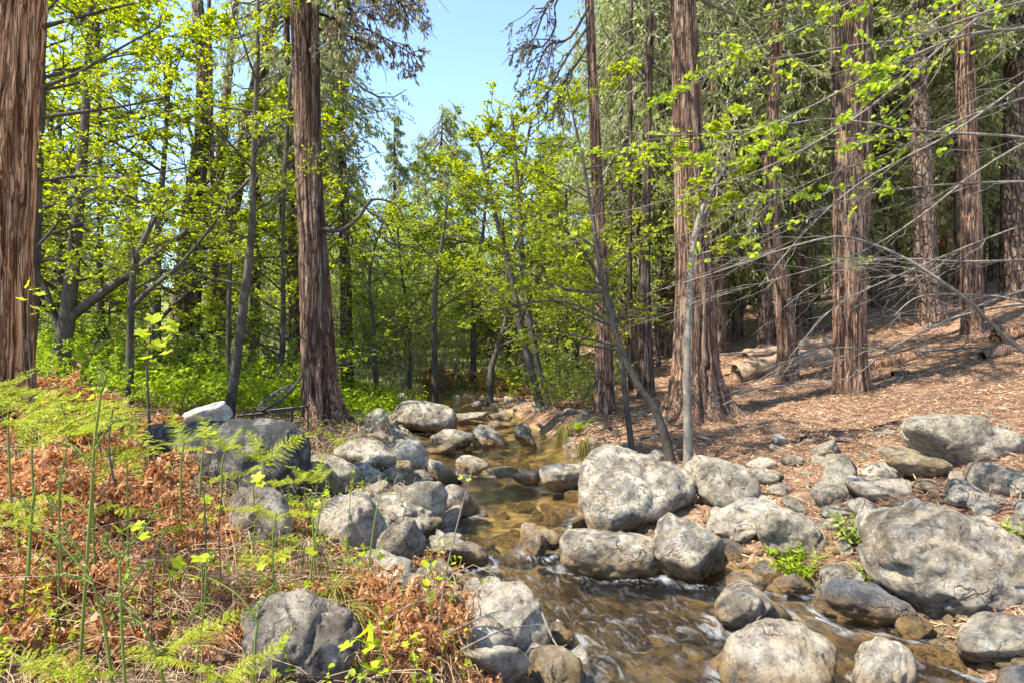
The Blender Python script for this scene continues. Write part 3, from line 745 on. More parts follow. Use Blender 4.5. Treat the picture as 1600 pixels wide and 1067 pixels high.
K2, p, r = near_conifer([(507,660),(500,600),(496,520),(489,400),(481,250),(474,100),(469,0),(466,-110)], 8.5, [62,56,52,46,38,34,31,29], 'cedar', 'incense_cedar',
    'red brown cedar with a second slim stem standing alone left of the stream', 22, [('high', 6.4, 1.0, 2.0)], 1.5, 96, .12)
q = resample(Pz([(500,520),(498,420),(496,320),(494,220),(493,100),(492,0),(491,-110)], 8.42), 90); rr = np.interp(np.linspace(0, 1, 90), [0, .3, .6, 1], [13, 10, 7, 6])/FPX*8.42
V, F, at = trunk_geo(q, rr, 5, 40, flare=0, amp=.14); part('second_stem', V, F, BARK['cedar_dark'], K2, attrs={'ridge': at})
limb(K2, [(500,357),(520,361),(540,357),(560,340),(572,322),(582,311)], 8.4, 9, 5, 'alder', 'broken_limb', 0)
limb(K2, [(575,330),(600,345),(612,370),(622,385)], 8.4, 4, 2, 'alder', 'broken_limb', 3)
limb(K2, [(582,312),(600,313),(620,322),(632,345)], 8.4, 4, 2, 'alder', 'broken_limb', 3)
# dark cedar boughs hanging into the top of the sky, right of the slim stem
for pts in ([(492,20),(540,30),(590,45),(640,70)], [(492,-30),(545,-15),(600,5),(655,35)], [(492,45),(530,62),(570,78),(605,100)], [(492,-80),(560,-50),(620,-20),(665,10)],
            [(492,-10),(530,5),(565,30),(600,62)], [(492,-60),(540,-45),(600,-10),(640,20)]):
    q = resample(Pz(pts, [8.5, 8.4, 8.3, 8.2]), 12); q[:, 1] += R.normal(0, .3)*np.linspace(0, 1, 12); r_ = np.linspace(.02, .006, 12)
    L = np.array([np.linalg.norm(np.diff(q, axis=0), axis=1).sum()]); G = Geo(); G.add(*tubes(q, r_, 5))
    T1, _, L1 = spawn(q[None], L, 20, .1, 1, .8, .45, up=-.1, droop=.35, wob=.12, N=6, planar=.3); G.add(*tubes(T1, np.linspace(.008, .003, 6)[None].repeat(len(T1), 0), 4))
    T2, _, L2 = spawn(T1, L1, 4, .2, 1, .7, .5, droop=.3, wob=.1, N=4, planar=.3); G.add(*tubes(T2, np.linspace(.004, .002, 4)[None].repeat(len(T2), 0), 3))
    V, F = G.data(); b = part('bough', V, F, BARK['cedar_dark'], K2)
    pp, T, _ = along(T2, 9, R, .1); M = len(pp); D = nrm(T+rdir(M)*.6+A(0, 0, -.2))
    V, F = leaves(pp, D, rdir(M), .075*(.6+.7*R.random(M)), .022*np.ones(M)); part('spray', V, F, LEAF['conifer_brown'], b, False, kind='stuff')
K4, p, r = near_conifer([(1088,658),(1088,600),(1086,560),(1084,450),(1078,300),(1072,120),(1067,0),(1064,-110)], 9.2, [98,80,72,60,50,44,40,38], 'cedar', 'incense_cedar',
    'biggest cedar on the right bank with wide buttressed roots', 24, [('high2', 7.2, 1.0, 1.0)], 1.9, 120, .12, top=10)
K3, p, r = near_conifer([(945,648),(944,600),(942,500),(934,300),(926,120),(921,0),(918,-110)], 10, [34,31,26,19,15,14,13], 'cedar', 'incense_cedar',
    'slim straight cedar next to the grassy bend of the bank', 23, [('high', 8.3, .45, 3.0)], .7, 60, .13)
K5, p, r = near_conifer([(1010,617),(1009,560),(1007,450),(1010,300),(1013,150),(1016,0),(1018,-110)], 11.5, [26,23,19,14,13,12,12], 'cedar_dark', 'incense_cedar',
    'dark charred looking cedar between the slim and the biggest cedars', 25, [('high2', 6.0, .8, 2.0)], .6, 54, .13)
K6, p, r = near_conifer([(1330,615),(1329,560),(1328,450),(1331,300),(1334,120),(1334,0),(1334,-110)], 9.8, [54,49,47,52,46,44,40], 'cedar', 'incense_cedar',
    'broad cedar with a split trunk standing before the red log', 26, [('high2', 7.2, .9, 4.0)], .55, 96, .15, top=10)
q = resample(Pz([(1340,420),(1344,300),(1350,150),(1350,0),(1350,-110)], 9.7), 80); V, F, at = trunk_geo(q, np.linspace(15, 11, 80)/FPX*9.7, 35, 44, flare=0, amp=.16); part('second_stem', V, F, BARK['cedar_dark'], K6, attrs={'ridge': at})
K7, p, r = near_conifer([(1233,598),(1231,550),(1224,470),(1212,400),(1203,330),(1204,220),(1212,110),(1216,0),(1218,-110)], 12, [34,31,29,27,24,20,18,17,16], 'cedar', 'incense_cedar',
    'curved cedar bowing to the left behind the fallen branches', 27, [('high', 7.5, .8, 5.0)], .4, 60, .13)
K8, p, r = near_conifer([(1462,505),(1452,450),(1444,350),(1438,200),(1434,80),(1432,0),(1431,-110)], 15.5, [42,36,31,27,25,24,22], 'pine', 'pine',
    'pine with plated bark at the foot of the far slope', 28, [('loose', 7, .8, 0.0)], .4, 60, .12, plates=True)
K9, p, r = near_conifer([(1520,528),(1519,450),(1516,300),(1510,150),(1505,0),(1503,-110)], 14, [34,30,28,26,24,22], 'cedar', 'incense_cedar',
    'straight brown trunk between the plated pine and the right edge', 29, [('high2', 8, .8, 1.0)], .4, 60, .12)
K10, p, r = near_conifer([(1592,470),(1590,350),(1592,200),(1594,60),(1595,0),(1596,-110)], 16.5, [50,46,42,38,36,34], 'pine', 'pine',
    'dark grey plated pine trunk at the right edge', 30, [('loose', 8, .9, 1.0)], .3, 60, .10, plates=True)
for (pa, d_, ww, bk, nm, lb, sd_) in [
    ([(1197,556),(1196,470),(1192,330),(1190,200),(1188,60),(1188,-80)], 16, [26,22,20,18,16,14], 'cedar_dark', 'incense_cedar', 'dark slim trunk just left of the bowed cedar', 41),
    ([(1150,545),(1149,400),(1147,250),(1146,100),(1146,-80)], 18, [22,20,19,18,16], 'cedar_dark', 'incense_cedar', 'dark straight trunk in shade right of the biggest cedar', 42),
    ([(1309,570),(1307,450),(1304,300),(1303,150),(1303,-80)], 13, [14,12,11,10,9], 'cedar_dark', 'incense_cedar', 'thin dark trunk hidden behind the split cedar', 43),
    ([(1371,545),(1369,470),(1366,300),(1366,100),(1366,-80)], 19, [16,15,14,13,12], 'pine', 'pine', 'short looking brown trunk beyond the split cedar', 44),
    ([(1500,500),(1499,400),(1498,250),(1497,100),(1496,-80)], 17, [15,14,13,12,11], 'cedar_dark', 'incense_cedar', 'thin shaded trunk touching the straight brown one', 45),
    ([(1533,490),(1532,300),(1531,200),(1530,60),(1530,-80)], 18, [14,13,12,11,10], 'cedar_dark', 'incense_cedar', 'thin scarred trunk right of the straight brown one', 46),
    ([(1160,548),(1160,480),(1160,400),(1160,200)], 24, [12,11,10,8], 'cedar', 'incense_cedar', 'distant tan trunk lit by the sun under the trees', 47),
    ([(986,622),(985,540),(984,400),(985,200),(986,0)], 12.5, [9,8,8,7,6], 'cedar_dark', 'incense_cedar', 'pencil thin dark stem left of the charred cedar', 48),
    ([(290,600),(286,500),(292,420),(300,330),(316,200),(316,90),(308,0),(303,-90)], 14, [44,36,32,30,24,20,17,15], 'pine', 'cottonwood', 'tall grey furrowed trunk with a bare top on the left', 49),
    ([(292,585),(330,540),(350,420),(368,300),(392,170),(418,60),(432,0),(450,-80)], 14.5, [30,26,24,22,20,17,15,12], 'pine', 'cottonwood', 'grey leaning trunk rising behind the cedar on the left', 50),
    ([(335,560),(338,400),(345,240),(358,110),(366,40),(372,-60)], 16, [20,17,15,13,11,9], 'pine', 'cottonwood', 'slim pale trunk forking against the blue sky', 51),
    ([(395,560),(400,400),(404,220),(415,100),(422,0),(426,-80)], 16.5, [18,16,14,12,10,9], 'pine', 'cottonwood', 'second slim trunk leaning close to the twin stemmed cedar', 52),
    ([(466,600),(464,540),(460,480),(455,300)], 15, [22,19,17,13], 'cedar', 'incense_cedar', 'reddish trunk in shade left of the twin stemmed cedar', 53),
    ([(545,630),(542,560),(540,450),(536,300),(534,200)], 15.5, [22,20,18,14,11], 'pine', 'pine', 'grey trunk base right behind the twin stemmed cedar', 54),
    ([(339,614),(338,560),(336,480),(334,380)], 13, [11,10,9,8], 'cedar', 'incense_cedar', 'small red stem near the pale cushion', 55)]:
    cr = [] if nm == 'cottonwood' or sd_ in (47, 48, 55, 43) else [('loose' if sd_ % 2 else 'high', 4.5 if sd_ < 53 else 3, .75, sd_)]
    near_conifer(pa, d_, ww, bk, nm, lb, sd_, cr, .45, 40, .13, top=11)

# ------------------------------------------------------------------ forest behind: one tree object each, sharing a few crowns
bgt = {}
for bk in ('cedar_dark', 'pine', 'cedar'):
    V, F, at = trunk_geo(np.array([[0, 0, -.5], [0, 0, 4], [.1, 0, 10], [0, .1, 17.]]), [.28, .2, .13, .03], 60, 20, ring=.3, amp=.1, flare=.5)
    bgt[bk] = build_mesh('trunk', V, [F], BARK[bk], True, {'ridge': at})
def forest_tree(px, d, kind, s, bk, label, name, group, z=None, base=0.0):
    x = (px-800)/FPX*d; z0 = float(H(x, d)) if z is None else z
    root = empty(name, (x, d, z0), label, 'tree', group); rot = R.uniform(0, 6.28)
    o = bpy.data.objects.new('trunk', bgt[bk]); col.objects.link(o); o.parent = root; o.scale = (s, s, s*{'loose': .72, 'dense': .8, 'cone': .93, 'brown': 1}[kind]); o.rotation_euler = (0, 0, rot)
    add_crown(kind, root, base, s*R.uniform(.68, .85), rot, s)
    return root
# those the photograph lets one single out
forest_tree(506, 30, 'brown', .93, 'pine', 'broad brown green conifer behind the twin stemmed cedar', 'conifer', 'conifers beyond the clearing')
forest_tree(438, 34, 'brown', .92, 'pine', 'tall conifer rising left behind the slim second stem', 'conifer', 'conifers beyond the clearing')
forest_tree(618, 36, 'cone', .83, 'cedar_dark', 'small pointed fir at the left end of the sky gap', 'conifer', 'conifers beyond the clearing')
forest_tree(690, 34, 'loose', 1.0, 'cedar_dark', 'dark open crowned conifer in the middle of the sky gap', 'conifer', 'conifers beyond the clearing')
forest_tree(655, 44, 'cone', .86, 'cedar_dark', 'dim fir between the pointed fir and the open crowned conifer', 'conifer', 'conifers beyond the clearing')
forest_tree(730, 46, 'cone', .85, 'cedar_dark', 'dim fir right of the open crowned conifer', 'conifer', 'conifers beyond the clearing')
forest_tree(560, 42, 'dense', .7, 'cedar_dark', 'low dark fir under the broad brown green conifer', 'conifer', 'conifers beyond the clearing')
rw = np.random.default_rng(14)
for px, d, k, s in [(880,36,'cone',.8),(860,34,'cone',.7),(975,21,'loose',.95),(990,17,'loose',1.0),(985,24,'loose',1.2),(1040,18,'loose',1.1),(1030,28,'cone',1.1),(1120,16,'loose',.95),(1140,23,'dense',1.0),
                    (1250,18,'loose',1.1),(1270,26,'cone',1.1),(1385,19,'loose',1.1),(1400,28,'loose',1.3),(1480,22,'loose',1.2),
                    (1560,20,'loose',1.1),(1640,22,'dense',1.0),(1330,23,'dense',.9),(1440,32,'cone',1.1),(1660,32,'cone',1.1)]:
    forest_tree(px, d, k, s, 'pine' if rw.random() < .5 else 'cedar', 'conifer with drooping grey green boughs in the forest on the right slope', 'conifer', 'conifers on the right slope')
for px, d, k, s in [(-60,18,'dense',.6),(60,28,'cone',.6),(200,30,'dense',.55),(330,30,'cone',.55),(400,26,'dense',.45),(440,34,'cone',.6),(120,34,'cone',.6)]:
    forest_tree(px, d, k, s, 'cedar_dark', 'shaded conifer deep in the wood on the left bank', 'conifer', 'conifers on the left bank')
for k in range(42):
    px = rw.uniform(-350, 1950); d = rw.uniform(42, 75)
    s = rw.uniform(.85, 1.15)*(.62 if 540 < px < 800 else .7 if px < 800 else 1.0) 
    if 540 < px < 800: d = rw.uniform(50, 75)
    forest_tree(px, d, rw.choice(['cone', 'dense', 'cone']), s, 'cedar', 'far conifer closing the view through the forest', 'conifer', 'far conifers')
# ------------------------------------------------------------------ broadleaved saplings: thin stems, spreading layers of fresh leaves
def broadleaf(path, d, wpx, label, seed, name='alder_tree', bark='alder', nl=12, Lmax=1.6, t0=.25, lsize=.05, nper=5, explicit=(), group=None, leafm='alder',
              cat='tree', up=.12, top=None, n1=9, n2=5, six=False, foot=None, asc=.35, az=None):
    g = np.random.default_rng(seed); p = Pz(path, d); r = np.array(wpx)/2/FPX*(d if np.isscalar(d) else d[0])
    x0, y0 = (p[0, 0], p[0, 1]) if foot is None else foot
    g0 = float(H(x0, y0))
    if foot is None: p[0, 2] = g0-.05
    root = empty(name, (x0, y0, g0), label, cat, group)
    n = 40; C = resample(p, n); rr = np.interp(np.linspace(0, 1, n), np.linspace(0, 1, len(r)), r)
    C = C + .012*np.stack([noise3(C*2.5+s, seed+s) for s in (1, 2, 3)], -1)*np.linspace(0, 1, n)[:, None]
    V, F = tubes(C, rr*(1+.35*np.exp(-np.arange(n)/1.6)), 9); V = V + .05*rr.mean()*noise3(V*20, 5)[:, None]
    part('trunk', V, F, BARK[bark], root)
    limbs = []
    for e in explicit:
        q = resample(Pz(e[0], e[3] if len(e) > 3 else (d if np.isscalar(d) else d[-1])), 12); limbs.append((q, np.linspace(e[1], e[2], 12)/2/FPX*(d if np.isscalar(d) else d[0])))
    for k in range(nl):
        t = t0+(1-t0)*(k+g.random())/nl; i = min(int(t*(n-1)), n-2); st = C[i]
        a = g.uniform(0, 2*pi) if az is None else g.normal(az[0], az[1]); L = Lmax*(1.15-.75*t)*g.uniform(.6, 1.15); e = g.uniform(asc-.2, asc+.35)
        tt = np.linspace(0, 1, 12); D = A(cos(a)*cos(e), sin(a)*cos(e), sin(e))
        q = st + L*D*tt[:, None] + A(0, 0, 1)*(up*L)*(tt**2)[:, None]*g.uniform(-1, 1) + np.cumsum(g.normal(0, .012*L, (12, 3)), 0)*tt[:, None]
        r0 = min(rr[i]*.55, .004+.011*L); limbs.append((q, np.linspace(r0, .0025, 12)))
    allT = []
    for q, rl in limbs:
        L = np.array([np.linalg.norm(np.diff(q, axis=0), axis=1).sum()]); G = Geo(); G.add(*tubes(q, rl, 6))
        T1, _, L1 = spawn(q[None], L, n1, .15, 1, .8, .5, up=.08, wob=.14, N=6, planar=.7, g=g, taper=.6)
        T2, _, L2 = spawn(T1, L1, n2+1, .1, 1, .8, .62, up=.03, wob=.12, N=3, planar=.6, g=g)
        rt = max(.0022, .0009*(d if np.isscalar(d) else d[0])*.35)
        G.add(*tubes(T1, np.linspace(1.6, .6, 6)[None].repeat(len(T1), 0)*rt, 4)); G.add(*tubes(T2, np.linspace(.9, .4, 3)[None].repeat(len(T2), 0)*rt, 3))
        Vb, Fb = G.data(); part('limb', Vb, Fb, BARK[bark], root); allT.append(T2)
    T = np.concatenate(allT); V, F = leafset(T, int(nper*1.7), lsize*.70, g, six=six)
    part('foliage', V, F, LEAF[leafm], root, False, kind='stuff')
    return root
B = broadleaf
B([(28,655),(44,500),(52,300),(60,100),(63,-60)], 6.3, [30,27,24,20,16], 'dark alder stem rising right beside the huge left cedar', 1, nl=9, Lmax=2.0, t0=.35, n1=10, n2=5, nper=5,
  explicit=[([(60,42),(120,28),(180,12),(240,0)],6,2),([(58,140),(120,115),(180,80),(250,42)],7,2),([(56,185),(130,175),(200,165),(262,152)],7,2),([(52,285),(120,275),(200,278),(290,262)],7,2),([(46,410),(90,405),(140,405),(200,430)],6,2)])
B([(86,605),(102,520),(112,430),(122,330),(132,200),(140,60),(142,-60)], 9, [30,24,20,17,13,10,8], 'forked alder with a heavy limb reaching right above the bracken', 2, nl=12, Lmax=2.0, t0=.3, nper=6,
  explicit=[([(106,500),(150,465),(215,420),(280,370),(345,325),(400,270)],16,4),([(100,530),(80,480),(66,440),(40,400)],12,5)])
B([(203,625),(203,540),(206,450),(214,400),(235,355),(262,312)], 7.4, [12,11,10,9,7,4], 'thin young alder forking low behind the bracken', 3, nl=7, Lmax=1.2, t0=.4, nper=4,
  explicit=[([(206,480),(235,452),(275,420),(310,380),(345,335),(350,318)],8,3)])
B([(355,652),(366,590),(380,480),(392,380),(396,260),(401,130),(405,-20),(407,-80)], 8, [17,15,13,11,9,7,6,5], 'dark straight alder between the pale cushion and the cedar', 4, nl=12, Lmax=1.7, t0=.3, nper=6)
B([(357,622),(357,500),(360,380),(362,300)], 9.2, [8,7,6,4], 'thin reddish pole stem beside the dark straight alder', 5, nl=5, Lmax=.9, t0=.5, nper=4)
B([(680,634),(679,560),(680,450),(690,380),(698,320)], 13.5, [9,9,8,6,4], 'slender alder in the thicket beyond the largest far boulder', 6, nl=10, Lmax=2.2, t0=.3, nper=7, lsize=.07)
B([(765,630),(768,575),(784,525),(793,480),(790,400),(775,300)], 13.2, [11,10,8,7,6,4], 'crooked brown stem above the rusty bracken at the stream head', 7, nl=10, Lmax=2.4, t0=.3, nper=7, lsize=.07)
B([(846,652),(836,600),(815,520),(798,430),(775,340),(757,270),(748,225)], 11, [13,12,11,9,7,5,4], 'left of the two leaning alders past the black pool rock', 8, nl=13, Lmax=2.4, t0=.25, nper=7, lsize=.06)
B([(858,645),(842,575),(826,490),(815,380),(808,280),(800,180)], 11.6, [11,10,9,8,6,4], 'right of the two leaning alders past the black pool rock', 9, nl=12, Lmax=2.2, t0=.25, nper=7, lsize=.06)
B([(1052,722),(1030,652),(992,592),(962,520),(942,440),(926,340),(912,260),(897,190),(886,140)], 6.6, [15,13,10.5,9,8,6.5,5,3.5,2.5], 'leaning alder that crosses before the cedars behind the biggest boulder', 10, nl=14, Lmax=1.5, t0=.35, nper=5,
  explicit=[([(946,455),(900,455),(850,440),(800,408),(750,370)],6,2),([(960,510),(910,480),(860,470),(800,480),(740,490)],6,2),([(968,540),(900,525),(840,505),(790,465)],5,2)])
B([(990,703),(978,625),(970,560),(952,470),(905,385),(850,330),(800,290)], 7.0, [10,9,8,7,6,4,3], 'thin grey sapling left of the leaning alder', 11, nl=8, Lmax=1.3, t0=.35, nper=5)
B([(1076,725),(1074,620),(1075,520),(1080,420),(1092,345),(1112,300),(1135,255),(1150,180)], 6.3, [14,13,11,10,8,5,3,1.5], 'pale smooth sapling standing in front of the biggest cedar', 12, bark='pale', nl=9, Lmax=1.0, t0=.45, nper=5)
LA = []
for k, (px, d, top, lab) in enumerate([(640,16,350,'leafy alder in the middle thicket left of the slender one'),(590,14,350,'leafy alder between the twin stemmed cedar and the far boulder'),(555,29,300,'tall leafy alder close behind the broken limb'),
        (740,16,250,'tall yellow green alder under the gap of sky'),(720,31,350,'rounded alder crown at the end of the valley'),(790,18,215,'tall leafy alder right of the sky gap'),(660,33,390,'far yellow green alder over the stream head'),
        (-30,8,-40,'leafy alder crowding behind the huge left cedar'),(165,12,-40,'leafy alder filling the upper left'),(245,11,60,'leafy alder in front of the grey furrowed trunk'),(300,13,180,'leafy alder below the forked pale trunk'),
        (430,11.5,120,'leafy alder touching the twin stemmed cedar'),(455,15,230,'background alder left of the cedar second stem'),(90,13,150,'background alder between the two left stems'),(200,17,260,'far alder in the light on the left'),
        (885,14,300,'leafy alder behind the slim straight cedar'),(900,17,330,'low alder between the slim cedar and the charred one'),(525,27,330,'low alder seen through the broken limb'),(385,29,300,'far alder glowing behind the dark straight alder'),(760,33,330,'farthest alder closing the stream valley'),(1030,16,250,'pale green alder glimpsed left of the biggest cedar'),(1150,19,200,'pale green alder between the biggest and the bowed cedars'),(1270,17,220,'pale green alder left of the split cedar'),(1400,20,150,'pale green alder between the split cedar and the plated pine'),(1560,22,120,'pale green alder near the right edge'),(1480,26,250,'far green alder behind the plated pine'),(960,20,250,'far alder left of the charred cedar'),(95,12,-60,'leafy alder arching over the forked alder'),(822,15,200,'tall leafy alder touching the drooping cedar limbs')]):
    LA.append((px, d, top, lab))
LA += [(500,32,330,'soft green alder far behind the twin stemmed cedar'),(610,34,400,'pale far sapling left of the sky gap'),(680,36,400,'pale far sapling below the open crowned conifer'),(575,30,400,'low sapling in the glade behind the largest far boulder'),(700,34,420,'low sapling over the rusty bracken'),(745,30,390,'low sapling near the crooked brown stem'),
       (300,22,260,'far alder beyond the forked pale trunk'),(20,20,200,'far alder behind the dark left stem'),(450,31,300,'far alder left of the second stem'),(130,24,220,'far alder at the back of the left bank'),(830,31,370,'low alder behind the two leaning alders'),(885,24,300,'far alder behind the slim straight cedar'),(1100,24,330,'far green sapling behind the biggest cedar'),(1210,24,350,'far green sapling behind the bowed cedar'),(1330,28,330,'far green sapling behind the split cedar'),(1440,22,360,'far green sapling beside the plated pine'),(1600,26,300,'far green sapling at the right edge')]
protoA = {}
for k, (px, d, top, lab) in enumerate(LA):
    key = ('s' if px > 940 else 'a', k % 3); x_ = (px-800)/FPX*d; zg = float(H(x_, d)); hh_ = CH+(HOR-top)/FPX*d-zg
    if key not in protoA:
        base = 600 if d > 11 else 640
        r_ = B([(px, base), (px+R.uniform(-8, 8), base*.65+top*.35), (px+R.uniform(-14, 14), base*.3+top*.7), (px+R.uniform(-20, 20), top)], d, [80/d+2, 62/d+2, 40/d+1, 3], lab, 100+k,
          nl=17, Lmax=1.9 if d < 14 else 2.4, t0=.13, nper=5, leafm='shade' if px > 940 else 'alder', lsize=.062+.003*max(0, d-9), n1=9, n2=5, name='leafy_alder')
        protoA[key] = (r_, hh_)
    else:
        src, h0 = protoA[key]; c = copy_tree(src); s_ = hh_/h0; sx = .35*s_+.65*min(1.4, max(.8, s_))
        c.location = (x_, d, zg); c.scale = (sx, sx, s_); c.rotation_euler = (0, 0, R.uniform(0, 6.28)); c['label'] = lab
# bare, pale twigged branches reaching in from an alder that stands just outside on the right
OT = empty('overhanging_alder', (3.75, 3.9, float(H(3.75, 3.9))), 'pale twigged alder outside the right edge whose long branches hang across the cedars', 'tree')
g = np.random.default_rng(77)
q = resample([A(3.75, 3.9, float(H(3.75, 3.9))-.1), A(3.7, 3.95, 1.4), A(3.9, 4.0, 2.8), A(3.85, 4.1, 4.6)], 30); V, F = tubes(q, np.linspace(.09, .05, 30), 12); part('trunk', V, F, BARK['pale'], OT)
ALLT = []; ALLW = []
for pts, d, w0, w1, nt_, lv in [
  ([(1650,570),(1600,537),(1560,510),(1510,472),(1465,440),(1430,412),(1390,390),(1340,374),(1300,371),(1240,385),(1190,402),(1100,432),(1010,460)], [3.9]*3+[3.85,3.8,3.8,3.8,3.8,3.8,3.8,3.9,4.2,4.4], 9, 2, 16, .5),
  ([(1690,235),(1600,215),(1520,208),(1420,201),(1375,191),(1290,185),(1200,203),(1080,213),(1000,212),(950,195)], 4.0, 7, 2, 16, 1),
  ([(1690,20),(1600,42),(1500,60),(1430,88),(1340,130),(1250,175),(1150,215)], 3.6, 8, 2, 15, 1),
  ([(1690,-30),(1600,3),(1540,22),(1450,56),(1400,70),(1330,78),(1250,90),(1190,99)], 3.9, 7, 2, 14, 1),
  ([(1690,135),(1590,160),(1500,188),(1400,235),(1300,270),(1190,320),(1060,370)], 4.2, 5, 1.5, 14, .8),
  ([(1690,285),(1600,281),(1500,285),(1430,292),(1350,305),(1230,345)], 4.1, 6, 2, 12, .5),
  ([(1690,405),(1600,406),(1500,408),(1400,405),(1320,420),(1230,470)], 4.1, 6, 1.5, 12, .2),
  ([(1690,470),(1560,480),(1470,500),(1380,540),(1290,545),(1200,580)], 4.3, 5, 1.5, 12, .1),
  ([(1690,430),(1560,468),(1480,505),(1400,545),(1330,592),(1200,605),(1130,632)], 4.4, 5, 1.5, 13, .15),
  ([(1690,320),(1500,390),(1400,430),(1300,480),(1230,560)], 4.1, 4, 1.5, 12, .15),
  ([(1690,60),(1500,200),(1350,282),(1250,370),(1180,450)], 3.8, 5, 1.5, 14, .5),
  ([(1690,-90),(1500,50),(1350,175),(1200,262),(1080,300),(960,330)], 4.2, 6, 1.5, 18, 1.2),
  ([(1690,-160),(1450,-60),(1300,20),(1180,70),(1090,120)], 4.0, 6, 1.5, 18, 1.3),
  ([(1690,180),(1560,250),(1450,330),(1330,400),(1200,440),(1100,470)], 4.5, 5, 1.5, 14, .5),
  ([(1690,500),(1600,468),(1540,460),(1450,462),(1410,490)], 4.2, 6, 2, 8, .1)]:
    n = 22; q = resample(Pz(pts, d), n); dd = d if np.isscalar(d) else d[0]
    q[:, 1] += .15*noise3(q*1.2+len(ALLW), 5)
    G = Geo(); G.add(*tubes(q, np.linspace(w0*.75, w1*.75, n)/2/FPX*dd, 7))
    L = np.array([np.linalg.norm(np.diff(q, axis=0), axis=1).sum()])
    T1, _, L1 = spawn(q[None], L, max(5, int(nt_*.6)), .05, .98, .38, .36, up=-.03, wob=.07, N=8, planar=.4, g=g, taper=.5, bias=A(-.5, 0, -.22))
    T2, i2, L2 = spawn(T1, L1, 5 if lv >= .8 else 3, .1, 1, .5, .5, wob=.10, N=5, planar=.4, g=g, bias=A(-.2, 0, -.1))
    G.add(*tubes(T1, np.linspace(.0026, .0011, 8)[None].repeat(len(T1), 0), 4)); G.add(*tubes(T2, np.linspace(.0014, .0007, 5)[None].repeat(len(T2), 0), 3))
    V, F = G.data(); lb = part('branch', V, F, BARK['twig'], OT); ALLW.append(1)
    c = T2.mean(1); scr = c[:, 0]/c[:, 1]*FPX+800; row = HOR-(c[:, 2]-CH)/c[:, 1]*FPX
    keep = g.random(len(T2)) < lv*(.2+1.1*sst(1520, 1300, scr))*(.08+.92*sst(470, 200, row))
    if keep.sum(): 
        pp, T, _ = along(T2[keep], 10, g, .1); M = len(pp); D = nrm(T*.4+rdir(M, g, .5)+A(0, 0, -.3)); Ls = .036*(.5+.8*g.random(M))
        V, F = leaves(pp, D, nrm(g.normal(0, .8, (M, 3))+A(0, -.3, .7)), Ls, Ls*.8, True); part('foliage', V, F, LEAF['bright'], lb, False, kind='stuff')
# bare drooping limbs of the slim straight cedar against the sky
for k, pts in enumerate([[(921,10),(890,60),(858,70),(842,100),(828,140)], [(921,40),(895,75),(872,115),(850,160)], [(922,-60),(880,-20),(850,20),(835,60),(815,75)], [(923,60),(905,95),(880,130),(868,175)], [(920,-40),(870,0),(868,40),(852,70),(838,75)]]):
    q, T = limb(K3, pts, 9.9, 5, 2, 'alder', 'drooping_limb', 9, .55, .7, .5)
    pp, T_, _ = along(T, 5, R, .1); M = len(pp); V, F = leaves(pp, nrm(T_+rdir(M)*.7), rdir(M), .09*(.5+.8*R.random(M)), .03*np.ones(M)); part('spray', V, F, LEAF['conifer_brown'], K3, False, kind='stuff')

# ------------------------------------------------------------------ shrubs
def shrub_meshes(seed, h, spread, ns, lsize, leafm, nper=6, bark='alder', upright=.5, rt=.006):
    g = np.random.default_rng(seed); a = g.uniform(0, 2*pi, ns); t = np.linspace(0, 1, 8); r0 = g.uniform(0, .35*spread, ns)
    st = np.stack([np.cos(a)*r0, np.sin(a)*r0, 0*a-.05], -1); D = np.stack([np.cos(a)*spread*g.uniform(.3, 1, ns), np.sin(a)*spread*g.uniform(.3, 1, ns), h*g.uniform(.6, 1.05, ns)], -1)
    B_ = st[:, None] + D[:, None]*t[:, None]*A(1, 1, 1); B_[:, :, :2] += (D[:, None, :2]*(t[:, None]**2)*upright)
    B_ += np.cumsum(g.normal(0, .02*h, (ns, 8, 3)), 1)*t[:, None]
    L = np.linalg.norm(D, axis=1); T1, _, L1 = spawn(B_, L, 9, .2, 1, .7, .4, up=.1, wob=.12, N=5, planar=.2, g=g)
    T2, _, _ = spawn(T1, L1, 3, .2, 1, .7, .5, wob=.1, N=3, planar=.3, g=g)
    G = Geo(); G.add(*tubes(B_, np.linspace(1, .4, 8)[None].repeat(ns, 0)*rt, 5)); G.add(*tubes(T1, np.linspace(.5, .2, 5)[None].repeat(len(T1), 0)*rt, 3))
    V, F = G.data(); lv, lf = leafset(np.concatenate([T2]), nper, lsize, g, ratio=.6)
    return build_mesh('stems', V, F, BARK[bark]), build_mesh('foliage', lv, [lf], LEAF[leafm], False)
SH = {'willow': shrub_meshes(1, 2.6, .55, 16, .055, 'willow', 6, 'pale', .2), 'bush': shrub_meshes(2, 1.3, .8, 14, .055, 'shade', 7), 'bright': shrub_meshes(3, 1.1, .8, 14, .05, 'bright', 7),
      'low': shrub_meshes(4, .45, .5, 14, .04, 'bright', 6, rt=.003), 'dark': shrub_meshes(5, 1.6, 1.0, 16, .06, 'shade', 8)}
def shrub(kind, px, d, s, label, group, name='shrub', py=None):
    x = (px-800)/FPX*d; z = float(H(x, d)); root = empty(name, (x, d, z), label, 'plant', group)
    for me, nm in zip(SH[kind], ('stems', 'foliage')):
        o = bpy.data.objects.new(nm, me); col.objects.link(o); o.parent = root; o.scale = (s, s, s*R.uniform(.85, 1.15)); o.rotation_euler = (0, 0, R.uniform(0, 6.28)); o['kind'] = 'stuff'
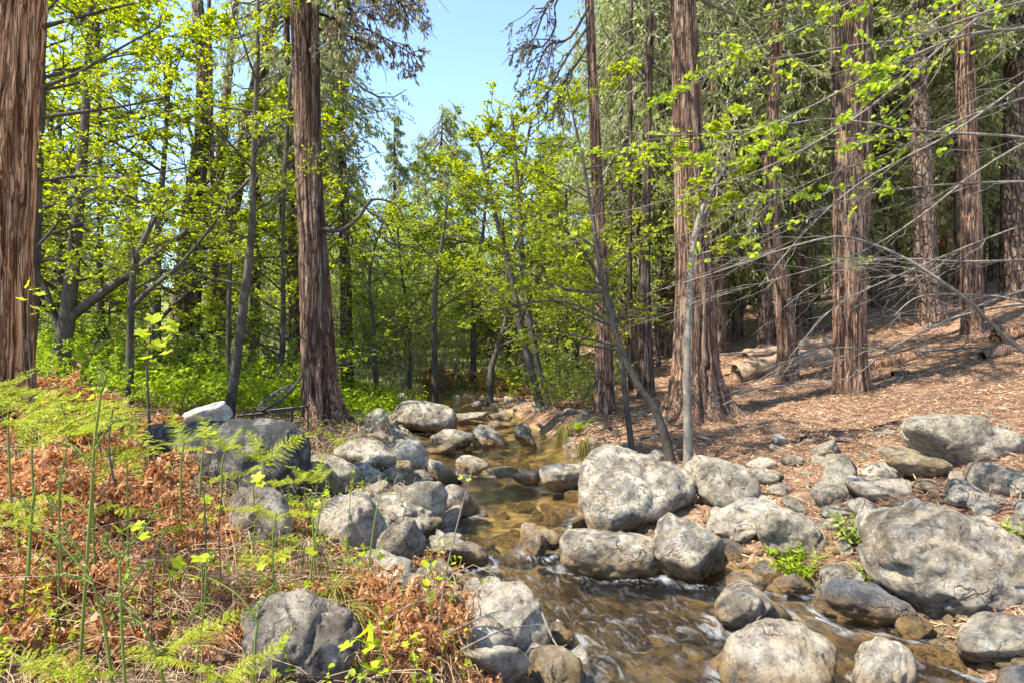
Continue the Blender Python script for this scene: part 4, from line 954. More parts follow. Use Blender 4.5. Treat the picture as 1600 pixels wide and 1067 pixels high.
for px, d in [(575,15),(610,16),(640,15.5),(665,17),(700,16),(720,18),(560,18),(600,19),(650,20),(690,21),(545,16),(630,14.6),(590,17),(680,19),(740,19),(760,18),(730,22),(620,22),(580,22),(660,24),(540,21),(800,19),(820,17)]: shrub('willow', px, d, R.uniform(.8, 1.25), 'upright willow with many thin stems in the thicket beyond the far boulder', 'willows beyond the stream head', 'willow_shrub')
for px, d, k, s in [(862,11.2,'bright',.55),(885,10.6,'bush',.6),(905,11.4,'bush',.75),(920,12.5,'bush',.8),(880,13,'bush',.9),(835,13.5,'bright',.8),(805,15,'bush',.9)]:
    shrub(k, px, d, s, 'green bush on the bank left of the slim straight cedar', 'bushes at the foot of the slim cedar')
for px, d, k, s in [(400,10,'bright',.75),(430,11,'bright',.8),(380,12,'bright',.9),(450,10.5,'bright',.6),(300,9,'bright',.55),(250,10,'bright',.8),(130,8.5,'bright',.7),(60,8,'bright',.75),(170,10,'bright',.85),(210,12,'bright',1.1),(100,11,'bright',1.1),(320,11,'bush',1.),(340,14,'bright',1.2),(0,9,'bright',.9),(270,13,'bush',1.2),(420,14,'bush',1.2),(480,13,'bush',1.2),(150,15,'bush',1.4),(40,14,'bush',1.4),
                    (225,7.6,'bright',.5),(120,7,'bright',.5),(415,8.8,'low',1.1),(330,8.3,'low',1.3),(270,8,'low',1.3)]:
    shrub(k, px, d, s, 'bright green undergrowth bush in the sun on the left bank', 'undergrowth on the left bank')
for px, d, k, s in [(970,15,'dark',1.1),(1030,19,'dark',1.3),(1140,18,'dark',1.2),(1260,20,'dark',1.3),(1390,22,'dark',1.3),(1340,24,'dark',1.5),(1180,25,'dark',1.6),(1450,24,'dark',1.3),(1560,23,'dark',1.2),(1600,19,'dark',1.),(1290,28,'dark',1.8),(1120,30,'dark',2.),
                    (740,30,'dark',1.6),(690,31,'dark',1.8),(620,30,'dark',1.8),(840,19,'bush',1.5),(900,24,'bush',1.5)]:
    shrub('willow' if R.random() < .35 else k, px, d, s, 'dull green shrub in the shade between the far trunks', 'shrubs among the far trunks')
for px, d in [(520,19),(560,22),(600,24),(640,21),(670,25),(705,22),(740,24),(775,20),(810,22),(850,18),(890,20),(930,23),(620,28),(700,29),(790,27),(860,27),(480,20),(440,19)]: shrub('willow', px, d, R.uniform(1.5, 2.1), 'tall pale willow closing the glade behind the stream head', 'tall willows of the glade', 'willow_shrub')
# a row beyond to close the ground line
for k in range(60):
    shrub(rw.choice(['dark', 'bush', 'willow']), rw.uniform(-300, 1900), rw.uniform(28, 45), rw.uniform(1.6, 2.8), 'far shrub at the back of the forest', 'shrubs at the back of the forest')
# ------------------------------------------------------------------ litter: needles, straw, dead bracken (beyond counting)
def onto(x, y, up=0.0): return np.stack([x, y, H(x, y)+up], -1)
def clear_of_rocks(x, y, f=.42):
    ok = np.ones(len(x), bool)
    for l, w_, d_, h_ in ROCKS: ok &= ~((np.abs(x-l[0]) < w_*f) & (np.abs(y-l[1]) < d_*f))
    return ok
g = np.random.default_rng(31)
n = 185000; y = 2.6+14*g.random(n)**1.5; x = np.interp(y, _cy, _cr) + .12 + (y*.95+1.5)*g.random(n)
p2 = np.stack([x*2.2, y*2.2, 0*x], -1); k = clear_of_rocks(x, y) & (noise3(p2, 3)+.35 > g.normal(0, .5, n)) & (x/y < 1.05); x, y = x[k], y[k]; M = len(x)
Pp = onto(x, y, .008+.02*g.random(M)); a = g.uniform(0, 6.28, M); D = nrm(np.stack([np.cos(a), np.sin(a), g.normal(0, .22, M)], -1)); L = .03+.09*g.random(M)**2
V, F = leaves(Pp, D, nrm(g.normal(0, .4, (M, 3))+A(0, 0, 1)), L*1.15, .0032+.0009*y)
part('needle_litter', V, F, LEAF['needle'], smooth=False, kind='stuff', label='brown cedar needles and bark flakes covering the right bank')
def strands(x, y, Ls, lift, wd, g):
    M = len(x); a = g.uniform(0, 6.28, M); t = np.linspace(0, 1, 5)
    D = np.stack([np.cos(a), np.sin(a)], -1); Q = np.zeros((M, 5, 3)); Q[:, :, :2] = np.stack([x, y], -1)[:, None]+D[:, None]*(Ls[:, None]*(t-.5))[:, :, None]
    bend = g.normal(0, .25, M)[:, None]*Ls[:, None]*(t-.5)**2; Q[:, :, 0] -= D[:, 1:]*bend; Q[:, :, 1] += D[:, :1]*bend
    Q[:, :, 2] = H(Q[:, :, 0], Q[:, :, 1], False) + .01 + lift[:, None]*np.sin(t*pi)*g.uniform(.3, 1, (M, 1)) + lift[:, None]*g.normal(0, .5, (M, 1))*(t-.5) + .3*lift[:, None]
    return Q
def left_xy(n, y0, y1, far, g, pw=1.0):
    y = y0+(y1-y0)*g.random(n)**pw; x = np.interp(y, _cy, _cl)-.25-far*g.random(n); k = (np.abs(x) < y*.95+.5); return x[k], y[k]
x, y = left_xy(12500, 1.5, 8.5, 5, g, 1.3); k = clear_of_rocks(x, y, .5); x, y = x[k], y[k]; M = len(x)
Q = strands(x, y, .12+.45*g.random(M)**2, .03+.16*g.random(M)**2, .004, g); V, F = tubes(Q, np.full((M, 5), .0021)*(.6+.12*y[:, None]), 3)
part('straw_litter', V, F, LEAF['straw'], kind='stuff', label='pale dry stems and straw lying over the left bank')
x = np.concatenate([np.interp(q, _cy, _cr)+.15+q*.9*g.random() for q in g.uniform(3, 12, 4500)[:, None]]); y = g.uniform(3, 12, 4500); x = np.interp(y, _cy, _cr)+.15+y*.85*g.random(4500)
k = clear_of_rocks(x, y, .5); x, y = x[k], y[k]; M = len(x); Q = strands(x, y, .1+.4*g.random(M)**2, .005+.03*g.random(M)**2, .004, g)
V, F = tubes(Q, np.full((M, 5), .0022)*(.5+.1*y[:, None]), 3); part('twig_litter', V, F, BARK['dead'], kind='stuff', label='dry twigs scattered over the needle covered bank')

def frond(L, Wd, npin=13, npl=9, g=R, droop=.25, curl=0., crumple=0., shape=.75, nsz=1.0, wr=.5, ribs=True):
    """bracken blade in the x-y plane, rachis along +x"""
    s = np.repeat((np.arange(npin)+.5)/npin, 2); sd = np.tile([1, -1], npin); s = s+g.normal(0, .008, len(s))
    ln = Wd/2*np.maximum(.05, (1-s))**shape*np.minimum(1, .55+s*3)*(.85+.3*g.random(len(s)))
    an = radians(68)-s*.35; d = np.stack([np.cos(an), np.sin(an)*sd, 0*s], -1); b = np.stack([s*L, 0*s, 0*s], -1)
    u = (np.arange(npl)+.6)/npl; P_ = (b[:, None]+d[:, None]*(ln[:, None]*u)[..., None]).repeat(2, 1).reshape(-1, 3)
    dd = d[:, None].repeat(npl*2, 1).reshape(-1, 3); s2 = np.tile([1, -1], len(s)*npl); uu = np.tile(u.repeat(2), len(s)); ll = ln.repeat(npl*2)
    side = np.stack([-dd[:, 1], dd[:, 0], 0*uu], -1)*s2[:, None]; e = nrm(dd*.45+side*.9)
    pl = (L/npin*.56*(1-uu*.72)*np.clip(ll/(Wd*.3), .45, 1))*nsz; V, F = leaves(P_, e, np.tile(A(0, 0, 1.), (len(P_), 1)), pl, pl*wr+.0015)
    tip = np.stack([np.linspace(0, L, 9), np.zeros(9), np.zeros(9)], -1); rv, rf = tubes(tip, np.linspace(.0028, .0008, 9)*L/.5, 4)
    pt = np.stack([b, b+d*ln[:, None]*.5, b+d*ln[:, None]], 1); pv, pf = tubes(pt, np.full((len(s), 3), .0009*L/.5), 3)
    G = Geo(); G.add(V, F); G.add(rv, rf)
    if ribs: G.add(pv, pf)
    V, F = G.data()
    V = V.copy(); xr_ = V[:, 0]/L; V[:, 2] -= droop*L*xr_**2 + .35*np.abs(V[:, 1])**2/max(Wd, .05)
    if crumple:
        V += crumple*L*np.stack([noise3(V*(5/L)+g.uniform(0, 99), q) for q in (1, 2, 3)], -1)*A(.6, .8, 1.2)
        V += crumple*.35*L*np.stack([noise3(V*(22/L)+g.uniform(0, 99), q) for q in (4, 5, 6)], -1)
    if curl: a = curl*xr_**2*2; V[:, 2] += L*.25*(1-np.cos(a)); V[:, 1] += L*.12*np.sin(a)
    return V, F
def frame(V, p, X_, up=A(0, 0, 1)):
    X_ = nrm(X_); Yv = nrm(np.cross(up, X_)); Z_ = np.cross(X_, Yv); return p + V[:, :1]*X_ + V[:, 1:2]*Yv + V[:, 2:]*Z_
# dead bracken: a few blades crumpled differently, strewn and heaped
gd = np.random.default_rng(5); proto = [frond(.5, .32, 12, 8, gd, gd.uniform(.1, .6), gd.uniform(-1, 1), gd.uniform(.16, .34), nsz=.85, wr=.20, ribs=False) for _ in range(10)]
G = Geo()
def heap(cx, cy, rx, ry, n, hz, s0, s1):
    for k in range(n):
        x_, y_ = gd.normal(cx, rx), gd.normal(cy, ry)
        if sdist(x_, y_) < .12: continue
        for l, w_, d_, h_ in ROCKS:
            if abs(x_-l[0]) < w_*.40 and abs(y_-l[1]) < d_*.40: break
        else:
            V, F = proto[gd.integers(10)]; a = gd.uniform(0, 6.28); s = gd.uniform(s0, s1)
            r_ = max(0, 1-((x_-cx)/(2*rx))**2-((y_-cy)/(2*ry))**2); z_ = float(H(x_, y_))+.02+hz*r_*gd.random()
            G.add(frame(V*s, A(x_, y_, z_), A(cos(a), sin(a), gd.normal(0, .35)), nrm(A(gd.normal(0, .35), gd.normal(0, .35), 1))), F)
def hp(px, py, rx, ry, n, hz, s0=.6, s1=1.1, d=None):
    dd = d or ground(px, py); heap((px-800)/FPX*dd, dd, rx, ry, n, hz, s0, s1)
hp(60, 960, .35, .35, 46, .10, .5, .9); hp(120, 820, .5, .4, 50, .16); hp(30, 760, .6, .6, 50, .25); hp(120, 715, .4, .35, 44, .3); hp(90, 660, .6, .45, 44, .25, .7, 1.1)
hp(230, 850, .35, .2, 22, .05, .5, .8); hp(250, 960, .3, .25, 30, .08, .5, .8); hp(610, 1000, .17, .22, 46, .22, .4, .7); hp(700, 1050, .13, .12, 26, .16, .35, .6); hp(470, 830, .16, .2, 14, .06, .4, .6)
hp(330, 800, .35, .12, 9, .03, .4, .6); hp(780, 615, 1.6, .9, 45, .5, 1, 1.6, d=15.5); hp(700, 610, 1.2, .8, 25, .5, 1, 1.6, d=17); hp(640, 905, .1, .12, 12, .1, .35, .55); hp(30, 640, .7, .5, 26, .22, .7, 1.1); hp(420, 880, .3, .2, 20, .06, .4, .7)
V, F = G.data(); part('dead_bracken', V, F, LEAF['dead'], smooth=False, kind='stuff', label='rust coloured dead bracken heaped over the left bank')
# low leafy cover on the left bank and beyond the stream
n = 60000; y = 6.3+12*g.random(n)**.9; x = np.where(g.random(n) < .8, np.interp(y, _cy, _cl)-.9-9*g.random(n), g.uniform(-3, 3, n)); keep = (greenness(x, y) > g.random(n)*.9) & (sdist(x, y) > .3)
x, y = x[keep], y[keep]; M = len(x); hgt = (.10+.35*np.clip(.5+noise3(np.stack([x*1.1, y*1.1, 0*x], -1), 6), 0, 1))*g.random(M)
V, F = leaves(onto(x, y, hgt), rdir(M, g, .4), nrm(g.normal(0, .5, (M, 3))+A(0, 0, 1)), .04+.05*g.random(M), .03+.03*g.random(M)); part('ground_cover', V, F, LEAF['bright'], smooth=False, kind='stuff', label='bright leafy ground cover on the sunny left bank')

x, y = left_xy(1400, 1.7, 6.5, 4.5, g, 1.2); k = clear_of_rocks(x, y, .5) & (noise3(np.stack([x*1.6, y*1.6, 0*x], -1), 12) > .05); x, y = x[k], y[k]; Gw = Geo()
for a_, b_ in zip(x, y):
    h_ = g.uniform(.06, .3); q = A(a_, b_, float(H(a_, b_))) + np.linspace(0, 1, 5)[:, None]*A(g.normal(0, .25)*h_, g.normal(0, .25)*h_, h_); Gw.add(*tubes(q, np.full(5, .0013), 3))
    pp, T, _ = along(q[None], 7, g, .3); Ls = .012+.022*g.random(7); Gw.add(*leaves(pp, rdir(7, g, .4), nrm(g.normal(0, .4, (7, 3))+A(0, 0, 1)), Ls, Ls*.7, True))
V, F = Gw.data(); part('weeds', V, F, LEAF['bright'], smooth=False, kind='stuff', label='small green weeds pushing through the dead bracken')
# ------------------------------------------------------------------ green bracken
def bracken(base, top, d, ends, label, w=5, wd=.42, lift=0, nsz=1.0, npin=14):
    q = Pz([base, ((base[0]+top[0])/2+R.normal(0, 8), (base[1]+top[1])/2), top], d); g0 = float(H(q[0, 0], q[0, 1])); q[0, 2] = min(q[0, 2], g0)
    root = empty('bracken_fern', q[0], label, 'fern', 'green bracken on the left bank'); C = resample(q, 14)
    V, F = tubes(C, np.linspace(w*.8, w*.4, 14)/2/FPX*d, 7); part('stalk', V, F, LEAF['stem'], root)
    for ex, ey, dd in ends:
        e = P(ex, ey, d+dd); L = np.linalg.norm(e-q[-1]); V, F = frond(L, L*wd*1.25, npin+4, 13, R, R.uniform(.1, .3), R.uniform(-.3, .5), .055, nsz=nsz)
        X_ = nrm(e-q[-1]); c = A(X_[1], -X_[0], 0); up = nrm(A(0, -.25, 1)+.1*R.normal(0, 1, 3)); part('frond', frame(V+A(0, 0, .1*L)*(V[:, :1]/L)**2, q[-1], X_, up), F, LEAF['fern'], root, False)
for a in [((92,870),(112,668),2.5,[(-10,650,.2),(236,600,.25),(205,668,-.25),(15,716,-.2),(60,600,.5)],'tall bracken with wide level fronds over the rusty heap at the far left'),
          ((60,780),(60,645),3.0,[(-30,612,.2),(140,608,.3),(12,690,-.3),(110,650,-.2)],'bracken standing under the huge left cedar'),
          ((150,820),(165,640),2.8,[(90,612,.3),(245,640,.2),(230,700,-.3),(110,690,-.3)],'bracken spreading its fronds before the forked alder'),
          ((200,780),(192,702),2.7,[(110,722,.1),(256,702,.2),(150,745,-.3),(225,735,-.2)],'low bracken whose fronds nearly touch the black lichened boulder'),
          ((20,780),(12,600),3.3,[(62,566,.2),(-40,580,.2),(82,622,-.2),(-20,640,-.3)],'pale bracken cut by the left edge below the orange bark'),
          ((415,768),(412,722),4.1,[(502,654,.2),(350,690,.1),(396,668,.3)],'slender bracken against the large upright boulder'),
          ((346,762),(354,700),4.2,[(384,664,.1),(296,640,.3),(378,690,-.2),(322,668,0)],'young bracken before the pale cushion'),
          ((494,890),(496,752),3.3,[(450,722,.1),(524,724,.1),(500,700,.2)],'thin bracken beside the grey wedge boulder'),
          ((285,800),(288,690),3.6,[(262,640,.2),(330,665,.1),(235,690,0)],'spindly bracken at the left end of the black boulder'),
          ((160,1100),(142,1056),1.75,[(-10,1002,.1),(30,1040,-.1),(215,1040,.1)],'ground hugging bracken at the bottom left corner'),
          ((264,1100),(244,1028),1.8,[(408,925,.25),(335,965,.1),(180,1002,.1),(300,1040,-.1)],'lime bracken reaching toward the round granite boulder'),
          ((330,1110),(345,1062),1.7,[(470,985,.15),(420,1040,.05),(300,1030,0)],'feathery bracken in front of the round granite boulder'),
          ((440,1000),(420,880),2.7,[(362,862,.1),(470,842,.1)],'small bracken beside the mottled boulder'),
          ((540,720),(548,700),6.6,[(500,664,.2),(590,690,0),(560,672,.1)],'tiny bracken at the cedar roots'),
          ((30,900),(40,800),2.4,[(-20,770,.1),(90,760,.1),(60,830,-.2)],'half open bracken at the left edge')]:
    bracken(*a)
gb = np.random.default_rng(41)
for k in range(14):
    bx, by = gb.uniform(-10, 470), gb.uniform(700, 960); dd_ = ground(bx, by); hh_ = gb.uniform(.18, .38)*FPX/dd_; L_ = gb.uniform(.16, .30)*FPX/dd_
    bracken((bx, by), (bx+gb.normal(0, 10), by-hh_), dd_, [(bx+L_*sx_*gb.uniform(.7, 1.1), by-hh_-gb.uniform(-.3, .35)*L_, gb.normal(0, .12)) for sx_ in (-1, .1, 1)], 'small young bracken coming up through the dead fronds', 3.5, npin=8)
# unrolling crosiers: stalks with three arms ending in curls
def crosier(stalk, d, w, arms, label, mat='stem', curls=True, cat='fern', name='bracken_shoot'):
    q = Pz(stalk, d); root = empty(name, q[0], label, cat, 'shoots in the foreground'); V, F = tubes(resample(q, 20), np.linspace(w*.85, w*.5, 20)/2/FPX*d, 8)
    m = LEAF['stem'] if mat == 'stem' else BARK[mat]; part('stalk', V, F, m, root)
    for arm in arms:
        a = Pz(arm, d-.02); C = resample(a, 16); G = Geo(); G.add(*tubes(C, np.linspace(w*.6, w*.3, 16)/2/FPX*d, 6))
        if curls:
            for k in range(3, 16, 2):
                r = .011*(1.2-k/22); t = np.linspace(0, 9, 18); c = C[k]+A(0, -.004, 0)
                sg = 1 if k % 4 == 1 else -1; sp = np.stack([np.cos(t)*np.exp(-t*.16)*r, 0*t+R.normal(0, .003), np.sin(t)*np.exp(-t*.16)*r*sg], -1)
                G.add(*tubes(c+sp-sp[0]+0, np.linspace(.0022, .0012, 18), 5))
        V, F = G.data(); part('arm', V, F, m, root)
crosier([(122,1090),(130,960),(141,800),(148,690),(158,612)], 1.95, 7, [[(150,700),(176,660),(210,655)],[(148,735),(120,700),(95,690)],[(157,615),(166,590),(158,574)]], 'thickest green bracken shoot rising through the lower left')
crosier([(178,1090),(165,990),(152,935),(142,905)], 1.8, 6.5, [[(142,905),(95,850),(60,825),(24,808)],[(146,912),(115,898),(76,900)],[(140,890),(118,850),(102,828),(112,812)]], 'green bracken shoot with three curled arms low at the left')
crosier([(197,1090),(190,980),(188,900),(184,868)], 1.75, 6, [[(184,868),(168,850),(172,832)],[(188,930),(215,895),(240,875)],[(186,880),(205,850),(236,812),(250,785)]], 'bracken shoot with nodding tip right of the three armed one')
crosier([(262,1090),(246,1030),(222,975),(196,948),(170,935)], 1.8, 6, [[(222,975),(205,965),(192,968)],[(196,948),(180,930),(160,945)]], 'arching green shoot bending left over dead fronds')
crosier([(394,1100),(399,1000),(400,968),(370,928),(326,902)], 1.9, 5, [[(400,968),(412,940),(430,915)]], 'bent green shoot before the round granite boulder')
crosier([(300,1090),(312,1000),(320,940),(322,880)], 2.0, 5, [[(320,940),(300,965)],[(322,885),(336,868),(330,856)]], 'slim shoot with pinched tip left of the granite boulder')
crosier([(44,900),(50,800),(56,760)], 2.3, 6, [[(52,800),(30,770)]], 'short green shoot near the left edge')
crosier([(96,890),(92,800),(94,730)], 2.4, 4, [[(94,760),(110,735)],[(93,800),(75,770)]], 'short green shoot under the wide level fronds')
for k, (s, lab) in enumerate([([(142,1080),(160,1000),(215,905),(266,818)],'dark bare stick crossing the shoots at the lower left'),([(180,760),(170,700),(176,640)],'reddish bare stick among the wide fronds'),
        ([(55,880),(120,805),(165,765),(180,700)],'long dark stick leaning through the bracken'),([(236,1010),(240,900),(252,840)],'thin dark twig before the rusty heap'),
        ([(345,905),(342,820),(350,740)],'thin dark twig left of the mottled boulder'),([(318,910),(322,830),(318,770)],'thin dark twig with green tips'),([(-10,903),(60,900),(125,899)],'orange dead stalk lying level at the left edge'),
        ([(247,1010),(243,985),(220,962),(200,948)],'orange hooked dead stalk at the lower left'),([(130,830),(240,800),(340,765)],'long pale straw stalk across the rusty heap')]):
    crosier(s, 1.95+.1*k if k not in (6, 7) else 1.85, 4 if k < 2 else 3, [], lab, 'dead' if k > 5 else 'alder', False, 'stick', 'dry_stick')

# ------------------------------------------------------------------ leafy seedlings with leaves one can count
def lobed(size, g, lobes=5):
    t = np.linspace(0, 2*pi, 31)[:-1]; r = 1+.22*np.cos(lobes*t)+.06*np.cos(17*t+g.random()*6); r *= 1-.25*np.exp(-((t-pi)/.35)**2)*1.6
    rim = np.stack([np.cos(t)*r+.75, np.sin(t)*r*1.0, .16*np.abs(np.sin(t))+.05*np.cos(lobes*t)], -1)*size/2
    V = np.r_[[[size*.375, 0, -.0]], rim]; F = np.array([[0, i+1, (i+1) % 30+1] for i in range(30)]); return V, F
def seedling(stem, d, w, lv, size, label, mat='bright', lobes=5, group='seedlings in the foreground', stemm='stem'):
    q = Pz(stem, d); root = empty('seedling', q[0], label, 'plant', group); C = resample(q, 18); V, F = tubes(C, np.linspace(w, w*.5, 18)/2/FPX*d, 6)
    part('stem', V, F, LEAF['stem'] if stemm == 'stem' else BARK[stemm], root)
    for (x_, y_, s) in lv:
        p = P(x_, y_, d+R.normal(0, .03)); k = np.argmin(np.linalg.norm(C-p, axis=1)); q0 = C[k]; V, F = tubes(resample([q0, (q0+p)/2+A(0, 0, .01), p], 6), np.linspace(.0016, .001, 6), 4); 
        lvv, lff = lobed(size*s*(.85+.3*R.random()), R, lobes); X_ = nrm(A(p[0]-q0[0], p[1]-q0[1], 0)+R.normal(0, .25, 3)*A(1, 1, .5)+1e-4)
        G = Geo(); G.add(V, F); G.add(frame(lvv, p, X_, nrm(A(0, -.45, 1)+.35*R.normal(0, 1, 3))), lff); V, F = G.data(); part('leaf', V, F, LEAF[mat], root, False)
seedling([(562,1100),(566,1040),(572,1005)], 2.0, 4, [(560,996,1.2),(584,990,1.1),(574,1010,1),(548,1002,.9),(592,1004,.8)], .05, 'seedling with bright lobed leaves right of the round granite boulder')
seedling([(590,1100),(588,1075),(586,1050)], 2.0, 3, [(584,1046,1.1),(596,1038,1),(572,1054,.9),(604,1052,.8)], .05, 'seedling with blue green toothed leaves at the bottom edge')
seedling([(640,1030),(645,1010),(648,998)], 2.3, 3, [(646,996,1),(656,1002,.7),(638,1004,.7)], .04, 'little lobed seedling on the rusty fronds')
seedling([(684,1000),(690,940),(700,880),(722,790),(741,722)], 2.9, 4, [(718,745,.6),(734,750,.6),(706,880,.7),(712,872,.6),(696,890,.7),(684,905,.8),(700,905,.7),(675,855,.5),(690,845,.5)], .04, 'tall thin twig with sparse leaves before the riffle', stemm='pale')
seedling([(676,960),(668,925),(672,890),(676,872)], 2.7, 3, [(668,884,.9),(680,880,.8),(664,905,1),(684,902,.9),(660,920,.8),(676,925,.9),(670,938,.7)], .04, 'upright seedling with lance leaves near the rusty fronds', lobes=2)
seedling([(575,900),(580,850),(590,790),(604,745)], 3.0, 3, [(596,755,.5),(560,865,.9),(570,858,1),(582,862,.8),(592,868,.7)], .04, 'thin green twig before the large white streaked boulder')
seedling([(484,920),(490,860),(500,800),(508,760)], 3.1, 3, [(502,775,.9),(514,770,.8),(494,790,.9),(488,800,.8),(478,806,.8),(506,790,.7)], .04, 'twig with yellow leaves over the mottled boulder edge')
seedling([(540,870),(545,810),(549,750)], 3.1, 2, [(547,772,.5),(552,762,.5)], .04, 'wispy twig before the large white streaked boulder')
seedling([(447,990),(430,930),(426,850),(432,800)], 2.5, 4, [(448,868,1),(436,872,.9),(412,880,.8),(478,860,1),(416,870,.7)], .045, 'leafy stem rising above the round granite boulder')
seedling([(315,960),(316,910),(314,880)], 2.2, 3, [(312,878,1.3),(286,886,1.2),(330,884,1),(270,900,1.1),(300,905,.9),(340,878,.8)], .05, 'seedling with round heart leaves in the dead fronds')
seedling([(268,930),(262,890),(245,850),(226,822)], 2.2, 3, [(222,820,1),(232,835,.8),(205,825,.9),(190,828,.9),(250,862,.8)], .045, 'creeping seedling with paired leaves in the rusty heap')
seedling([(312,775),(314,735),(318,695)], 3.6, 4, [(314,682,1.5),(330,676,1.2),(336,690,.8)], .05, 'seedling holding one broad leaf before the black boulder')
seedling([(398,800),(396,770),(395,752)], 3.5, 3, [(394,748,1.5),(405,752,.9),(386,752,.9)], .05, 'seedling with a flat leaf above the mottled boulder')
seedling([(318,830),(320,790),(322,775)], 3.0, 3, [(330,782,1.2),(326,800,.9),(336,812,.9),(318,806,.8),(340,790,.7)], .045, 'small leafy seedling left of the mottled boulder')
seedling([(236,720),(232,640),(230,570),(240,500)], 4.6, 5, [(238,492,1.3),(252,498,1.2),(262,508,1.4),(270,520,1.1),(246,515,1.3),(232,520,1.3),(255,535,1.3),(240,545,1.4),(224,530,1),(262,548,1.2),(230,560,1.1),(272,505,1)], .075, 'maple seedling with large yellow green leaves before the forked thin alder', stemm='alder')
seedling([(60,720),(50,600),(44,520),(46,450)], 4.4, 4, [(44,446,1.2),(60,452,1.1),(66,462,1),(38,470,1),(48,480,1.1),(58,490,.8)], .07, 'maple seedling beside the dark left alder stem', stemm='alder')
seedling([(160,720),(150,660),(148,610)], 4.2, 3, [(140,606,1.2),(158,604,1.2),(150,618,1),(128,612,.9)], .07, 'seedling with flat leaves above the rusty heap', stemm='alder')

# ------------------------------------------------------------------ herbs and tufts
def herb(px, py, d, r, h, n, mat, label, lsz=.05, ratio=.35, name='herb'):
    x0 = (px-800)/FPX*d; z0 = float(H(x0, d)); g = np.random.default_rng(int(px)); root = empty(name, (x0, d, z0), label, 'plant')
    a = g.uniform(0, 6.28, n); t = np.linspace(0, 1, 6); D = np.stack([np.cos(a)*r*g.random(n), np.sin(a)*r*g.random(n), h*g.uniform(.5, 1.1, n)], -1)
    Q = A(x0, d, z0)+D[:, None]*A(.35, .35, 0)*1.0+D[:, None]*t[:, None]; Q[:, :, :2] += D[:, None, :2]*(t[:, None]**2)*.6
    V, F = tubes(Q, np.full((n, 6), .0016), 4); part('stems', V, F, LEAF['stem'], root, kind='stuff')
    pp, T, _ = along(Q, 13, g, .15); M = len(pp); V, F = leaves(pp, nrm(T*.3+rdir(M, g, .4)), nrm(g.normal(0, .4, (M, 3))+A(0, 0, 1)), lsz*(.6+.6*g.random(M)), lsz*ratio*np.ones(M), True)
    part('leaves', V, F, LEAF[mat], root, False, kind='stuff')
herb(1247, 890, 4.15, .14, .26, 30, 'bright', 'bright green herb growing at the edge of the small side channel', .045)
herb(1332, 855, 4.35, .13, .18, 24, 'shade', 'darker serrated herb in the hollow left of the huge sloping boulder', .06)
herb(1352, 890, 3.95, .08, .10, 12, 'shade', 'little creeping herb under the huge sloping boulder', .04)
herb(492, 800, 4.6, .13, .24, 26, 'shade', 'green herb in the gap right of the mottled boulder', .05)
herb(1592, 860, 3.9, .08, .10, 12, 'shade', 'few green leaves at the right edge behind the huge boulder', .05)
herb(530, 705, 6.7, .12, .12, 14, 'bright', 'small herb on top of the wavy grooved boulder', .05)
herb(455, 880, 3.0, .16, .12, 18, 'bright', 'low leafy patch between the mottled and the granite boulders', .04, .6)
herb(905, 672, 8.9, .14, .16, 22, 'bright', 'green clump beside the golden tuft on the stream bank', .05)
def tuft(px, py, d, n, L, label, droop=1.0, lean=(0, 0), z=None, mat='grass'):
    x0 = (px-800)/FPX*d; z0 = CH+(HOR-py)/FPX*d if z is None else z; g = np.random.default_rng(int(px+py)); a = g.uniform(0, 6.28, n); t = np.linspace(0, 1, 8)
    Ls = L*g.uniform(.5, 1.1, n); D = np.stack([np.cos(a)*g.uniform(.1, .8, n)+lean[0], np.sin(a)*g.uniform(.1, .8, n)+lean[1], g.uniform(.4, 1, n)], -1); Q = A(x0, d, z0)+Ls[:, None, None]*D[:, None]*t[:, None]*A(.8, .8, 1); Q[:, :, 2] -= (droop*Ls)[:, None]*t**2*1.5
    V, F = tubes(Q, np.linspace(.0025, .0008, 8)[None].repeat(n, 0)*max(1, d/5), 3); part('grass_tuft', V, F, LEAF[mat], loc=A(x0, d, z0), label=label, cat='grass tuft')
tuft(884, 668, 8.9, 260, .30, 'golden dry tuft hanging over the bank at the far bend', 1.3, (-.2, -.3)); tuft(914, 690, 7.7, 170, .24, 'golden tuft hanging just above the biggest boulder', 1.4, (-.2, -.2))
tuft(520, 930, 3.0, 120, .45, 'green and straw grass arching over the round granite boulder', .8, (.35, -.2)); tuft(545, 960, 2.7, 80, .35, 'straw grass hanging right of the round granite boulder', 1.1, (.3, -.1))
tuft(430, 1085, 1.8, 60, .22, 'short grass before the round granite boulder at the bottom', .6, (0, -.1)); tuft(480, 850, 3.5, 130, .25, 'straw tuft between the mottled and the large white boulders', .9, (.1, -.3), mat='straw')
tuft(610, 768, 5.4, 50, .16, 'dry tuft behind the long rusty ended boulder', .8)

# ------------------------------------------------------------------ fallen wood
def log(pts, d, w0, w1, bark, label, S=22, jag=.12, cat='log', name='fallen_log', sink=.25):
    q = Pz(pts, d); dd = np.array([d]*len(pts) if np.isscalar(d) else d)
    q[:, 2] = H(q[:, 0], q[:, 1]) + (.5-sink)*w0/FPX*dd.mean()
    C = resample(q, 40); r = np.linspace(w0, w1, 40)/2/FPX*dd.mean(); r[0] *= .8; r[-1] *= .6
    V, F = tubes(C, r, S); n_ = fbm(V*A(3, 9, 9), 3, 7); c = np.repeat(C, S, 0); V = c+(V-c)*(1+jag*2*n_[:, None])
    e = np.array([[i for i in range(S)]]); G = Geo(); G.add(V, F); V, F = G.data(); F.append(np.arange(S)[None]); F.append(np.arange(39*S, 40*S)[None])
    part(name, V, F, BARK[bark], loc=C[0], label=label, cat=cat, attrs={'ridge': np.clip(.5+n_*.5, 0, 1)})
log([(1150,590),(1230,575),(1315,555)], [12.8,13,13.2], 38, 28, 'dead', 'thick dark log lying between the bowed and the split cedars')
